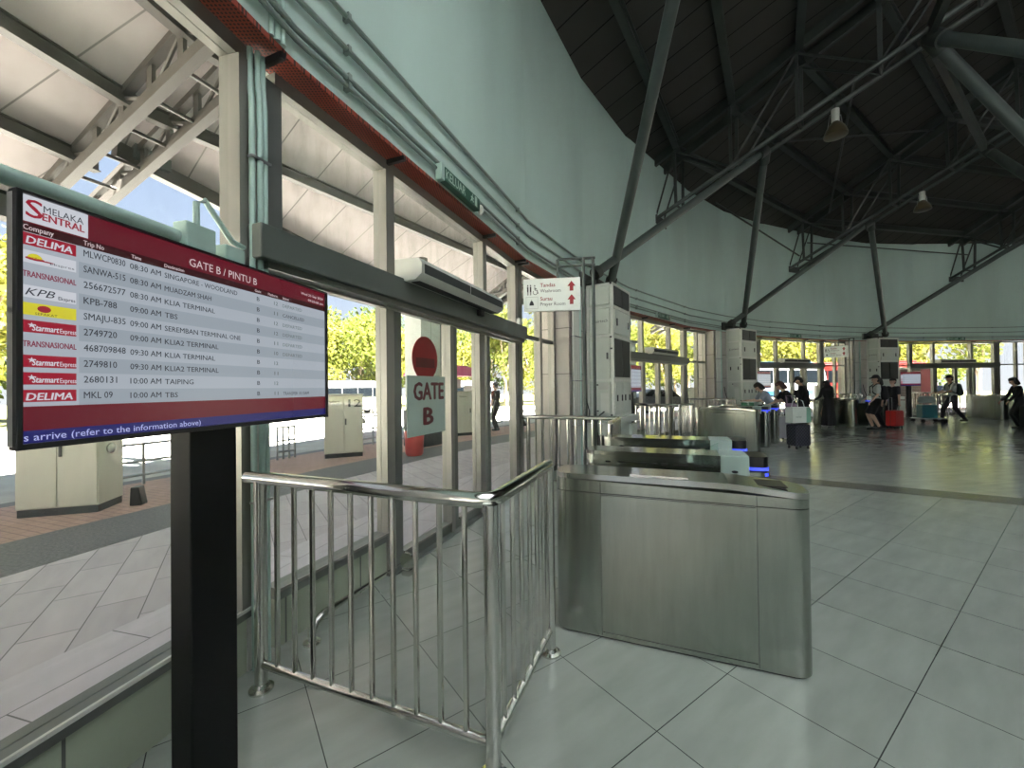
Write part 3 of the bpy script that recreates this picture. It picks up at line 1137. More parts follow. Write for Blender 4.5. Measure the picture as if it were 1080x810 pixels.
# ------------------------------------------------------------------ air handling units at the pillars
def ahu(c, label):
    t = bay('air_handling_unit', c, -.32, 22.32, 0, label, 'air conditioner', 'pillar air handling units')
    W, D = 1.07, .53
    MB().box(.02, W - .02, .02, D - .02, .92, 3.45).build('casing', M['ahu'], t)
    fr = MB()
    lv = [.92, 1.60, 2.44, 2.99, 3.42]
    for z in lv:
        fr.box(0, W, 0, D, z, z + .045)
    for x in (0, W - .05):
        for y in (0, D - .05):
            fr.box(x, x + .05, y, y + .05, .92, 3.45)
    fr.build('frame', M['ahu_frame'], t)
    # hall-side doors and grilles
    for i in range(2):
        xa, xb = .07 + .48 * i, .51 + .48 * i
        MB().box(xa, xb, -.008, .02, 3.06, 3.40).build('grille', M['grille'], t)
        MB().box(xa, xb, -.008, .02, 1.68, 2.41).build('grille', M['grille'], t)
        dr = MB().box(xa, xb, -.012, .02, .99, 1.57).build('door', M['ahu'], t)
        for xh in (xa + .06, xb - .10):
            MB().box(xh, xh + .035, -.03, -.012, 1.22, 1.34).build('latch', M['black'], dr)
    dr = MB().box(.07, W - .07, -.012, .02, 2.51, 2.96).build('door', M['ahu'], t)
    for xh in (.16, W - .22):
        MB().box(xh, xh + .035, -.03, -.012, 2.66, 2.80).build('latch', M['black'], dr)
    # side facing the gate row
    for za, zb in ((3.06, 3.40), (2.50, 2.97), (1.66, 2.43), (.98, 1.58)):
        MB().box(-.010, .02, .07, D - .07, za, zb).build('side_panel', M['ahu'], t)
    for y, z in ((.10, 2.02), (.36, 2.02)):
        MB().box(-.03, -.010, y, y + .03, z, z + .12).build('handle', M['black'], t)
    for y, z in ((.02, 3.43), (.03, 2.42), (.02, 2.20), (.03, .95), (.30, 1.02), (.30, 1.52)):
        MB().box(-.018, 0, y, y + .035, z, z + .03).build('corner_clip', M['black'], t)
    MB().box(-.014, -.008, .10, .30, 1.45, 1.58).build('notice', M['white_plastic'], t)
    MB().box(-.014, -.008, .10, .26, 1.0, 1.38).build('hatch', M['ahu_frame'], t)
    tx = MB()
    tx.text('S', .11, Matrix.Translation((-.012, .42, 2.70)) @ Matrix.Rotation(R_(-90), 4, 'Z') @ Matrix.Rotation(R_(90), 4, 'X'))
    tx.text('airtech', .085, Matrix.Translation((-.012, .34, 2.72)) @ Matrix.Rotation(R_(-90), 4, 'Z') @ Matrix.Rotation(R_(90), 4, 'X'), width=.24)
    tx.build('lettering', M['ink'], t, normals=False)
    MB().box(.05, W + .1, -.12, D - .03, .80, .92).build('drip_tray', M['ahu'], t)
    MB().box(-.1, W + .05, .02, D, 0, .80).build('plinth_cabinet', M['ahu'], t)
    MB().box(W - .1, W + .22, -.05, D, 0, .72).build('base_box', M['ahu'], t)
    MB().box(W + .01, W + .12, .02, .26, 2.62, 3.0).build('control_box', M['black'], t)
    return t


au = ahu(B1 - STEP / 2, 'tall pale green air handling unit at the nearest pillar behind the arrow sign')
turned(au, 1, 'tall air handling unit at the second pillar, behind the second turnstile row')
turned(au, 2, 'tall dark-sided air handling unit at the third pillar, behind the standing travellers')

# drain pipes at the near pillar
for k in range(3):
    cp = B1 - STEP / 2 - STEP * k
    t = bay('drain_pipes', cp, -.9, 22.80, 0, 'white and mint drain pipes up the %s pillar beside its air unit' % ORD[k], 'pipes', 'pillar drain pipes')
    for i in range(4):
        MB().tube([(-.14 + .09 * i, 0, 0), (-.14 + .09 * i, 0, 3.37)], .032, 10).build('pipe', M['white_plastic'] if i < 3 else M['conduit'], t, True)
    for z in (.8, 1.6, 2.4):
        MB().box(-.19, .19, -.036, .04, z, z + .02).build('strap', M['galv'], t)
    MB().tube([(.22, -.05, 1.45), (.24, -.08, 1.2), (.30, -.1, 1.05), (.40, -.06, .95)], .012, 6).build('hose', M['black'], t, True)
t = bay('wheelie_trolley', B1 - STEP / 2, -.62, 22.45, 0, 'dark folded trolley with curved handle leaning in the corner by the pillar', 'trolley')
MB().box(-.10, .10, -.06, .10, .10, .62).build('bag', M['black'], t, bevel=.03)
MB().tube([(-.06, .05, .3), (-.10, .06, .85), (-.06, .02, .98), (.06, -.02, 1.04)], .014, 8).build('handle', M['black'], t, True)
for s in (-.10, .10):
    MB().lathe([(.06, -.015), (.06, .015)], 16, Matrix.Translation((s, .06, .06)) @ Matrix.Rotation(R_(90), 4, 'Y')).build('wheel', M['tyre'], t, True)

# ------------------------------------------------------------------ washroom / prayer room sign
def arrow_sign(loc, rz, label):
    t = root('direction_sign', loc, rz, label, 'sign', 'washroom direction signs')
    K = Matrix.Translation((.0, 0, -.13)) @ Matrix.Diagonal((.91, 1, .955, 1))
    MB().box(-.93, -.02, -.03, .03, 2.88, 3.38, K).build('board', M['sign_white'], t, bevel=.006)
    F = lambda x, z: K @ Matrix.Translation((x, -.0315, z)) @ Matrix.Rotation(R_(90), 4, 'X')
    b = MB()
    b.text('Tandas', .085, F(-.66, 3.25), width=.24, bold=.015)
    b.text('Surau', .085, F(-.66, 3.04), width=.19, bold=.015)
    b.build('red_lettering', M['red'], t, normals=False)
    for z in (3.235, 3.03):
        b = MB()
        for pl in ([(-.04, 0), (.04, 0), (.04, .09), (.09, .09), (0, .19), (-.09, .09), (-.04, .09)],):
            b.prism(pl, 0, .002, K @ Matrix.Translation((-.16, -.032, z - .06)) @ Matrix.Rotation(R_(90), 4, 'X') @ Matrix.Diagonal((.72, .80, 1, 1)))
        b.build('red_arrow', M['red'], t, normals=False)
    b = MB()
    b.text('Washroom', .075, F(-.66, 3.165), width=.33)
    b.text('Prayer Room', .075, F(-.66, 2.96), width=.40)
    for x in (-.86, -.815):                     # two standing figures
        mx = F(x, 3.20)
        b.box(-.012, .012, -.02, .06, 0, .001, mx)
        b.box(-.010, -.002, -.07, -.02, 0, .001, mx)
        b.box(.002, .010, -.07, -.02, 0, .001, mx)
        b.prism([(.012 * math.cos(i * .785), .078 + .012 * math.sin(i * .785)) for i in range(8)], 0, .001, mx)
    mx = F(-.74, 3.19)                          # wheelchair figure
    for i in range(14):
        a, a2 = R_(140 + 17 * i), R_(140 + 17 * (i + 1))
        b.beam(mx @ Vector((.035 * math.cos(a), .035 * math.sin(a) - .02, .0005)), mx @ Vector((.035 * math.cos(a2), .035 * math.sin(a2) - .02, .0005)), .008, .001, (0, 1, 0))
    for p, q in (((-.008, .065), (-.005, .015)), ((-.005, .015), (.03, .015)), ((.03, .015), (.045, -.04)), ((-.005, .04), (.025, .04))):
        b.beam(mx @ Vector((*p, .0005)), mx @ Vector((*q, .0005)), .011, .001, (0, 1, 0))
    b.prism([(-.008 + .011 * math.cos(i * .785), .083 + .011 * math.sin(i * .785)) for i in range(8)], 0, .001, mx)
    mx = F(-.80, 2.97)                          # domed prayer hall mark
    b.prism([(-.035, 0), (.035, 0), (.035, .025), (.022, .055), (.004, .075), (0, .10), (-.004, .075), (-.022, .055), (-.035, .025)], 0, .001, mx)
    b.build('pictograms', M['ink'], t, normals=False)
    b = MB()
    for za, zb in ((2.92, 3.10),):
        for p, q in (((-.89, za), (-.70, za)), ((-.70, za), (-.70, zb)), ((-.70, zb), (-.89, zb)), ((-.89, zb), (-.89, za))):
            b.beam(K @ Vector((p[0], -.032, p[1])), K @ Vector((q[0], -.032, q[1])), .004, .002, (0, 1, 0))
    b.build('pictogram_frame', M['galv'], t)
    for x, y in ((.03, 0), (.17, .03)):
        MB().tube([(x, y, 0), (x, y, 3.38)], .024, 10).build('post', M['strut_paint'], t, True)
        MB().lathe([(.06, 0), (.06, .015)], 14, Matrix.Translation((x, y, 0))).build('floor_flange', M['steel'], t)
    for z in (3.38, 3.28):
        MB().tube([(-.34, .02, z), (.20, .02, z)], .020, 8).build('arm', M['strut_paint'], t, True)
    MB().tube([(-.34, .02, 3.10), (-.34, .02, 3.38)], .020, 8).build('hanger', M['strut_paint'], t, True)
    return t


sg = arrow_sign((1.03, 5.9, 0), R_(-7.5), 'white washroom and prayer room sign with red arrows by the near pillar')
turned(sg, 2, 'small white washroom sign with arrows beside the third doorway')

# ------------------------------------------------------------------ departure screens
def screen_text(b, txt, u, v, h, width=None, bold=0.0, shear=0.0):
    # u, v: left end and baseline from the top left corner of the case, h: capital height
    b.text(txt, h / .70, Matrix.Translation((u, -v, 0)), 'LEFT', width, bold, shear)


ROWS = [('MLWCP0830', '08:30 AM', 'SINGAPORE - WOODLAND', '12', 'DEPARTED'), ('SANWA-515', '08:30 AM', 'MUADZAM SHAH', '11', 'CANCELLED'),
        ('256672577', '08:30 AM', 'KLIA TERMINAL', '12', 'DEPARTED'), ('KPB-788', '09:00 AM', 'TBS', '12', 'DEPARTED'),
        ('SMAJU-835', '09:00 AM', 'SEREMBAN TERMINAL ONE', '11', 'DEPARTED'), ('2749720', '09:00 AM', 'KLIA2 TERMINAL', '10', 'DEPARTED'),
        ('468709848', '09:30 AM', 'KLIA TERMINAL', '12', ''), ('2749810', '09:30 AM', 'KLIA2 TERMINAL', '11', ''),
        ('2680131', '10:00 AM', 'TAIPING', '12', ''), ('MKL 09', '10:00 AM', 'TBS', '11', 'TRANSFER 10:15AM')]


def stand(loc, rz, label, full):
    t = root('departure_screen', loc, rz, label, 'screen', 'departure screens on posts')
    W, H = 1.117, .629
    ZT = 1.993
    # local x: along the screen, local y: away from the reader
    MB().box(.44, .62, .032, .125, .02, 1.72).build('post', M['pole_black'], t, bevel=.006)
    MB().box(.41, .65, .04, .18, 0, .02).build('base_plate', M['pole_black'], t, bevel=.006)
    c = MB().box(0, W, .012, .032, ZT - H, ZT).build('case', M['black'], t, bevel=.004)
    MB().box(-.002, .0, .010, .030, ZT - H + .01, ZT - .01).build('side_trim', M['chrome'], t)
    bz = MB()
    for xa, xb, za, zb in ((0, W, ZT - .008, ZT), (0, W, ZT - H, ZT - .614), (0, .012, ZT - H, ZT), (W - .013, W, ZT - H, ZT)):
        bz.box(xa, xb, 0, .02, za, zb)
    bz.build('bezel', M['black'], t, bevel=.002)
    S = Matrix.Translation((0, .010, ZT)) @ Matrix.Rotation(R_(90), 4, 'X')

    def plate(name, rects, m, d):
        for ua, ub, va, vb in rects:
            b = MB()
            b.box(ua, ub, d - .0004, d, -vb, -va)
            for v in b.bm.verts:
                x, y, z = v.co
                v.co = Vector((x, .0105 - y, ZT + z))
            b.build(name, m, t)

    def words(name, items, m, d=.003):
        for it in items:
            b = MB()
            screen_text(b, *it)
            bmesh.ops.transform(b.bm, matrix=Matrix.Translation((0, .0105 - d, ZT)) @ Matrix.Rotation(R_(90), 4, 'X'), verts=b.bm.verts)
            b.build(name, m, t, normals=False)

    U0, U1 = .012, 1.104
    plate('red_field', [(U0, U1, .008, .614)], SCR['red'], .0005)
    rh = .0426
    v0 = .0985
    plate('list_field', [(U0, U1, v0, v0 + 10 * rh)], SCR['row'], .001)
    plate('row_stripe', [(.123, U1, v0 + i * rh, v0 + (i + 1) * rh) for i in (1, 3, 5, 7, 9)], SCR['row2'], .0012)
    plate('column_header', [(U0, U1, .076, v0)], SCR['dark'], .001)
    plate('ticker', [(U0, U1, .583, .614)], SCR['blue'], .001)
    if not full:
        words('row_text', [(r[0], .132, v0 + (i + .62) * rh, .017, .10) for i, r in enumerate(ROWS)], SCR['ink'])
        plate('logo_field', [(.013, .118, v0 + i * rh + .003, v0 + (i + 1) * rh - .010) for i in (0, 5, 7, 8, 9)], SCR['logo'], .0014)
        return t
    plate('logo_panel', [(.015, .143, .008, .0725)], SCR['white'], .0012)
    words('mark_text', [('MELAKA', .052, .0395, .017, .080)], SCR['ink'])
    words('mark_text', [('S', .020, .060, .044, .030, .012), ('ENTRAL', .050, .060, .0185, .084, .03)], SCR['logo'])
    words('title_text', [('GATE B / PINTU B', .419, .066, .027, .275), ('Wed 25 Sep 2024', .94, .046, .011, .150, .01), ('09:25:08 am', .985, .070, .011, .105, .01)], SCR['pink'])
    words('column_name', [('Company', .015, .0935, .013, .056, .01), ('Trip No', .132, .0935, .013, .046, .01), ('Time', .246, .0935, .011, .026, .01), ('Destination', .339, .0935, .011, .062, .01),
                           ('Gate', .684, .0935, .011, .030, .01), ('Platform', .750, .0935, .011, .050, .01), ('Status', .828, .0935, .011, .036, .01)], SCR['pink'])
    it, st = [], []
    for i, r in enumerate(ROWS):
        v = v0 + (i + .60) * rh
        wtrip = .0109 * len(r[0])
        it += [(r[0], .132, v, .018, wtrip, .006), (r[1], .242, v + .002, .017, .086, .006), (r[2], .339, v + .003, .0165, .0132 * len(r[2]) if len(r[2]) > 4 else .040, .006)]
        it += [('B', .693, v + .004, .016, .013, .01)]
        st += [(r[3], .781, v + .004, .015, .020, .01)]
        if r[4]:
            (it if i in (1, 9) else st).append((r[4], .828, v + .005, .014, .0145 * len(r[4]) if i != 9 else .158))
    words('row_text', it, SCR['ink'])
    words('status_text', st, SCR['soft'])
    # company marks, one to a row
    lr = lambda i: (.013, .117, v0 + i * rh + .0015, v0 + (i + 1) * rh - .011)
    plate('logo_field', [lr(i) for i in (0, 5, 7, 8, 9)], SCR['logo'], .0014)
    plate('logo_white_field', [lr(1), lr(3)], SCR['white'], .0014)
    plate('logo_yellow_field', [lr(4)], SCR['yellow'], .0014)
    base = lambda i, k=.62: v0 + i * rh + k * rh * .78
    words('mark_text', [('DELIMA', .020, base(0, .82), .018, .088, .025, .15), ('DELIMA', .020, base(9, .82), .018, .088, .025, .15)] +
          sum([[('Starmart', .031, base(i, .80), .015, .050, .03, .2), ('Express', .083, base(i, .82), .012, .033, .01)] for i in (5, 7, 8)], []), SCR['white'])
    words('mark_text', [('TRANSNASIONAL', .014, base(2, .72), .0145, .102, .03), ('TRANSNASIONAL', .014, base(6, .72), .0145, .102, .03)], SCR['maroon'])
    words('mark_text', [('KPB', .018, base(3, .78), .018, .056, 0, .35), ('Ekspres', .080, base(3, .82), .009, .034, .01), ('Ekspres', .064, base(1, .80), .006, .048, 0),
                                  ('SEPAKAT', .036, base(4, .90), .006, .042, 0)], SCR['ink'])
    pass
    b = MB()                                            # rising sun mark, star marks, oval emblem
    def fan(cu, cv, ru, rv, a0, a1, n=14):
        ps = [(cu, cv)] + [(cu + ru * math.cos(R_(a0 + (a1 - a0) * i / n)), cv + rv * math.sin(R_(a0 + (a1 - a0) * i / n))) for i in range(n + 1)]
        vs = [b.bm.verts.new((p[0], .0105 - .003, ZT - p[1])) for p in ps]
        b.bm.faces.new(vs)
    fan(.036, base(1, .60), .014, .012, 180, 360)
    b.build('sun_mark', SCR['yellow'], t, normals=False)
    b = MB()
    fan(.036, base(1, .62), .018, .004, 0, 360)
    fan(.056, base(1, .66), .016, .0018, 0, 360)
    fan(.053, base(4, .42), .013, .0085, 0, 360)
    b.build('red_mark', SCR['logo'], t, normals=False)
    for i in (5, 7, 8):
        b = MB()
        cu, cv = .030, base(i, .42)
        vs = []
        for j in range(10):
            rr = .0075 if j % 2 == 0 else .003
            a = R_(-90 + 36 * j)
            vs.append(b.bm.verts.new((cu + rr * math.cos(a), .0105 - .003, ZT - cv - rr * math.sin(a))))
        b.bm.faces.new(vs)
        b.build('star_mark', SCR['white'], t, normals=False)
    words('ticker_text', [('s arrive (refer to the information above)', .016, .608, .018, .440)], SCR['pale'])
    return t


SCR = {}
for nm, col, s in (('red', (.115, .006, .016), 1), ('dark', (.030, .003, .005), 1), ('row', (.36, .40, .45), 1), ('row2', (.285, .325, .37), 1), ('blue', (.014, .014, .12), 1),
                   ('white', (.55, .57, .62), 1), ('pink', (.60, .50, .52), 1), ('ink', (.020, .024, .035), 1), ('soft', (.10, .13, .13), 1), ('logo', (.30, .012, .030), 1),
                   ('yellow', (.60, .56, .03), 1), ('maroon', (.20, .01, .04), 1), ('pale', (.45, .48, .80), 1)):
    SCR[nm] = emis_mat('screen_' + nm, col, s * .45)
tv = stand((-1.172, .96, 0), math.atan2(.976, .219), 'large red and grey departure screen on a black post nearest the viewer', True)
tv2 = stand((-1.172, .96, 0), math.atan2(.976, .219), 'small', False)
a = R_(-STEP)
for k in (1, 2, 3):
    turned(tv2, k, 'distant departure screen on a black post at the %s doorway' % NB[k - 1])
for ch in kids(tv2):
    bpy.data.objects.remove(ch)
bpy.data.objects.remove(tv2)

# ------------------------------------------------------------------ platform outside: cabinets, railings, bin, column
def platform_cabinet(loc, rz, label, number):
    t = root('platform_cabinet', loc, rz, label, 'cabinet', 'cream platform cabinets')
    W, D, H = .80, .50, 1.38                      # local -y faces the hall
    MB().box(-W / 2, W / 2, 0, D, .09, H).build('body', M['cab'], t, bevel=.012)
    MB().box(-W / 2 + .01, W / 2 - .01, .01, D - .01, 0, .09).build('plinth', M['plinth'], t)
    MB().box(-W / 2 - .01, W / 2 + .01, -.02, D + .01, H, H + .03).build('cap', M['cab'], t, bevel=.01)
    for s in (-1, 1):
        xa, xb = (-W / 2 + .01, -.004) if s < 0 else (.004, W / 2 - .01)
        d = MB().box(xa, xb, -.016, 0, .11, H - .03).build('door', M['cab'], t, bevel=.004)
        if s > 0:
            MB().box(xa + .02, xa + .05, -.035, -.016, .72, .86).build('handle', M['black'], d, bevel=.004)
    MB().sphere((W / 2 + .03, .2, .78), .07, 10, (.6, 1, 1)).build('socket', M['white_plastic'], t, True)
    b = MB()
    F = lambda x, z: Matrix.Translation((x, -.018, z)) @ Matrix.Rotation(R_(90), 4, 'X')
    b.text(number, .24, F(.10, 1.12), width=.26 if len(number) > 1 else .10, bold=.02)
    b.build('platform_number', M['ink'], t, normals=False)
    b = MB()
    b.text('Platform', .07, F(-.32, 1.22), width=.24)
    b.build('lettering', M['ink'], t, normals=False)
    return t


PH = 9.4
cabs = [((-5.6, 5.0), 17.0, '13', 'cream platform cabinet closest to the viewer, partly behind the departure screen'),
        ((-3.745, 9.02), 23.4, '12', 'cream platform cabinet numbered 12 seen right of the departure screen'),
        ((-1.39, 13.0), 30.0, '11', 'cream platform cabinet by the pink stall beyond the gate B door')]
for a, num, lab in ((132.7, '10', 'cream platform cabinet outside the second doorway'),
                    (114.5, '8', 'cream platform cabinet outside the third doorway'),
                    (96.0, '6', 'cream platform cabinet outside the farthest doorway')):
    p = P(27.75, a)
    cabs.append(((p.x, p.y), a - 122, num, lab))
for (x, y), rz, num, lab in cabs:
    platform_cabinet((x, y, 0), R_(rz), lab, num)
t = root('wheel_chock', (-5.02, 5.38, 0), R_(17), 'black wedge standing on the paving against the closest platform cabinet', 'chock')
MB().prism([(-.05, 0), (.09, 0), (.05, .24), (-.04, .24)], 0, .14, Matrix(((1, 0, 0, 0), (0, 0, 1, 0), (0, 1, 0, 0), (0, 0, 0, 1)))).build('block', M['black'], t, bevel=.01)


def pipe_rail(a0, a1, label, z=.66, r=29.0):
    m = (a0 + a1) / 2
    o = P(r, m)
    t = root('platform_railing', tuple(o), 0, label, 'railing', 'low pipe railings at the platform edge')
    q = [P(r, a0 + (a1 - a0) * i / 6) - o for i in range(7)]
    for zz in (z, z * .58, z * .24):
        MB().tube([v + Vector((0, 0, zz)) for v in q], .022, 8).build('rail', M['galv'], t, True)
    for v in q[::2]:
        MB().tube([v, v + Vector((0, 0, z))], .022, 8).build('post', M['galv'], t, True)


pipe_rail(166.5, 161.6, 'low pipe railing left of the cabinet behind the departure screen')
pipe_rail(159.6, 154.2, 'low pipe railing between the closest cabinet and cabinet 12')
pipe_rail(153.2, 152.4, 'short hoop of pipe railing just left of cabinet 12', .70)
pipe_rail(150.5, 146.8, 'low pipe railing right of cabinet 12', .78)
pipe_rail(141.3, 137.0, 'pale pipe railing beside the pink stall', .85)
pipe_rail(131.5, 126.0, 'low pipe railing outside the second doorway')
pipe_rail(111.0, 104.0, 'low pipe railing outside the third doorway')
pipe_rail(94.0, 86.0, 'low pipe railing outside the farthest doorway')

t = root('litter_bin', tuple(P(26.7, 149.6)), 0, 'red plastic litter bin with dark lid under the GATE B board', 'bin')
MB().lathe([(.17, 0), (.20, .05), (.22, .52), (.225, .56)], 24).build('tub', M['redbin'], t, True)
MB().lathe([(.23, .56), (.23, .60), (.16, .68), (.05, .70)], 24).build('lid', M['black'], t, True)

def platform_column(a, label, r=27.7):
    t = root('platform_column', tuple(P(r, a)), frame_rot(a), label, 'column', 'white platform columns')
    MB().box(-.36, .36, -.3, .3, .95, 3.45).build('white_cladding', paint('column_cladding', (.33, .345, .33)), t, bevel=.01)
    MB().box(-.004, .004, -.303, -.29, .95, 3.45).build('cladding_joint', M['seam'], t)
    MB().box(-.40, .40, -.34, .34, 0, .95).build('base_cladding', M['plinth'], t, bevel=.01)
    MB().box(.36, .40, -.30, .30, .95, 3.45).build('side_cladding', M['plinth'], t)
    MB().box(-.45, .45, -.38, .38, 3.45, 3.58).build('cap', paint('blue_grey_cap', (.05, .06, .10)), t, bevel=.01)
    MB().lathe([(.15, 3.58), (.15, 5.0)], 16).build('upper_pipe', M['canopy_steel'], t, True)


platform_column(146.8, 'white clad platform column behind the GATE B glass')
platform_column(124.3, 'white clad platform column outside the second doorway')
platform_column(112.9, 'white clad platform column seen through the third doorway')
platform_column(88.3, 'white clad platform column outside the farthest doorway')

# light fitting and speaker box under the near canopy truss
ang = math.atan2(-11.8, 28.0)
t = root('strip_light', (-7.2, 7.5, 5.42), ang, 'white twin strip light under the outdoor canopy above the departure screen', 'lamp')
TL = Matrix.Rotation(R_(-17), 4, 'Y')
MB().box(-.9, .9, -.15, .15, 0, .06, TL).build('tray', M['white_plastic'], t)
for s in (-.08, .08):
    MB().tube([TL @ Vector((-.85, s, -.035)), TL @ Vector((.85, s, -.035))], .032, 10).build('tube', M['sign_white'], t, True)
MB().tube([(0, 0, .05), (0, 0, .5)], .015, 6).build('hanger', M['canopy_steel'], t)
t = root('canopy_speaker', (-6.25, 7.0, 5.40), ang, 'dark box hanging under the outdoor canopy beside the strip light', 'speaker')
MB().box(-.16, .16, -.26, .26, 0, .50).build('box', M['steel_paint'], t, bevel=.01)
MB().box(-.165, -.16, -.24, .24, .02, .48).build('front_grille', M['grille'], t)
MB().tube([(0, 0, .5), (0, 0, .8)], .02, 6).build('hanger', M['canopy_steel'], t)

# ------------------------------------------------------------------ pink stall
t = root('drinks_stall', tuple(P(29.9, 141.0)), frame_rot(141.0), 'small stall with a domed pink awning seen through the door panes', 'stall')
b = MB()
prof = []
for i in range(9):
    a = math.pi * i / 8
    prof.append((1.25 * math.cos(a), 1.95 + .36 * math.sin(a)))
prof = [(x, z) for x, z in prof]
mx = Matrix(((1, 0, 0, 0), (0, 0, 1, 0), (0, 1, 0, 0), (0, 0, 0, 1)))
b.prism(prof[::-1], -.7, .7, mx)
b.build('awning', paint('pink_awning', (.55, .10, .22), .6), t, True)
for x in (-1.15, 1.15):
    for y in (-.6, .6):
        MB().tube([(x, y, 0), (x, y, 1.95)], .025, 8).build('post', M['galv'], t, True)
MB().box(-1.1, 1.1, -.5, .5, .1, .95).build('counter', paint('stall_red', (.42, .05, .06)), t, bevel=.02)
MB().box(-.9, .4, -.45, -.40, 1.5, 1.82).build('menu_board', paint('stall_menu', (.65, .52, .50)), t)
b = MB()
b.text('AIR', .30, Matrix.Translation((-.75, -.452, 1.55)) @ Matrix.Rotation(R_(90), 4, 'X'), width=.6, bold=.03)
b.build('lettering', M['red'], t, normals=False)
MB().box(-.9, -.1, -.35, .2, .95, 1.35).build('drinks_machine', M['black'], t, bevel=.02)
for i in range(4):
    MB().lathe([(.07, .95), (.08, 1.2), (.03, 1.28), (.03, 1.33)], 12, Matrix.Translation((.15 + .2 * i, -.25, 0))).build('drink_jar', paint('jar_%d' % i, [(.5, .1, .1), (.5, .35, .08), (.2, .3, .1), (.4, .2, .3)][i]), t, True)
MB().box(1.25, 1.9, -.3, .3, 0, 1.6).build('fridge', M['black'], t, bevel=.02)
# parasol, closed, red
t = root('folded_parasol', tuple(P(29.4, 138.2)), 0, 'folded red and white parasol standing beside the pink stall', 'parasol')
MB().lathe([(.02, .9), (.13, 1.05), (.10, 1.7), (.03, 2.15)], 14).build('canopy', M['redbin'], t, True)
MB().tube([(0, 0, .05), (0, 0, 2.2)], .02, 8).build('pole', M['white_plastic'], t, True)
MB().lathe([(.25, 0), (.25, .06), (.03, .10)], 18).build('base', M['plinth'], t, True)

# ------------------------------------------------------------------ vehicles
def wheel(parent, x, y, r, w_):
    MB().lathe([(r * .55, -w_ / 2), (r, -w_ / 2 * .8), (r, w_ / 2 * .8), (r * .55, w_ / 2)], 24, Matrix.Translation((x, y, r)) @ Matrix.Rotation(R_(90), 4, 'X')).build('wheel', M['tyre'], parent, True)
    o = [c for c in kids(parent) if c.name.startswith('wheel')][-1]
    MB().lathe([(r * .5, -w_ / 2 - .01), (r * .5, w_ / 2 + .01)], 16, Matrix.Translation((x, y, r)) @ Matrix.Rotation(R_(90), 4, 'X')).build('hub', M['galv'], o, True)


def bus(loc, rz, label, body, band, roofm, L=11.0):
    t = root('coach', loc, rz, label, 'bus', 'coaches parked outside')
    W, H = 2.5, 3.3
    prof = [(-L / 2, .45), (L / 2 - .25, .45), (L / 2, .8), (L / 2 - .15, 1.6), (L / 2 - .55, 3.0), (L / 2 - .9, H), (-L / 2 + .3, H), (-L / 2, H - .35)]
    mx = Matrix(((1, 0, 0, 0), (0, 0, 1, 0), (0, 1, 0, 0), (0, 0, 0, 1)))
    MB().prism(prof, -W / 2, W / 2, mx).build('body', body, t, bevel=.05)
    for s in (-1, 1):
        y = s * W / 2
        MB().box(-L / 2 + .4, L / 2 - 1.1, y - .012, y + .012, 1.75, 2.75).build('side_window', M['carglass'], t)
        MB().box(-L / 2 + .1, L / 2 - .4, y - .014, y + .014, .75, 1.15).build('livery_band', band, t)
        for xx in (-L / 2 + 2.4, L / 2 - 2.6):
            wheel(t, xx, y * .93, .48, .28)
        b = MB()
        for i in range(5):
            xx = -L / 2 + 1.6 + i * (L - 3) / 5
            b.box(xx - .03, xx + .03, y - .016, y + .016, 1.75, 2.75)
        b.build('window_pillar', body, t)
    ws = MB()
    d = Vector((-.40, 0, 1.4)).normalized()
    ws.beam((L / 2 - .12, 0, 1.6), (L / 2 - .50, 0, 2.95), W - .3, .03, (1, 0, 0))
    ws.build('windscreen', M['carglass'], t)
    MB().box(-L / 2 + .5, L / 2 - 1.2, -.8, .8, H, H + .16).build('roof_unit', roofm, t, bevel=.04)
    for s in (-.85, .85):
        MB().box(L / 2 - .06, L / 2 + .01, s - .2, s + .2, .85, 1.05).build('headlight', M['sign_white'], t, bevel=.02)
    return t


def car(loc, rz, label, body):
    t = root('car', loc, rz, label, 'car', 'cars parked outside')
    prof = [(-2.0, .30), (2.0, .30), (2.08, .62), (1.95, .82), (1.05, .95), (.45, 1.40), (-.95, 1.46), (-1.75, 1.02), (-2.05, .95), (-2.1, .55)]
    mx = Matrix(((1, 0, 0, 0), (0, 0, 1, 0), (0, 1, 0, 0), (0, 0, 0, 1)))
    MB().prism(prof, -.84, .84, mx).build('body', body, t, bevel=.05)
    side = [(.92, .97), (.40, 1.36), (-.90, 1.41), (-1.55, 1.03)]
    MB().prism(side, -.853, .853, mx).build('side_window', M['carglass'], t)
    b = MB()
    b.beam((1.02, 0, .98), (.48, 0, 1.40), 1.45, .03, (1, 0, 0))
    b.build('windscreen', M['carglass'], t)
    for x in (-1.3, 1.28):
        for y in (-.76, .76):
            wheel(t, x, y, .31, .2)
    for s in (-.6, .6):
        MB().box(1.96, 2.09, s - .18, s + .18, .60, .76).build('headlight', M['sign_white'], t, bevel=.02)
    MB().box(2.03, 2.10, -.45, .45, .38, .52).build('grille', M['black'], t)
    return t


ZR = -.14
def out(r, a, z=ZR):
    return tuple(P(r, a, z))


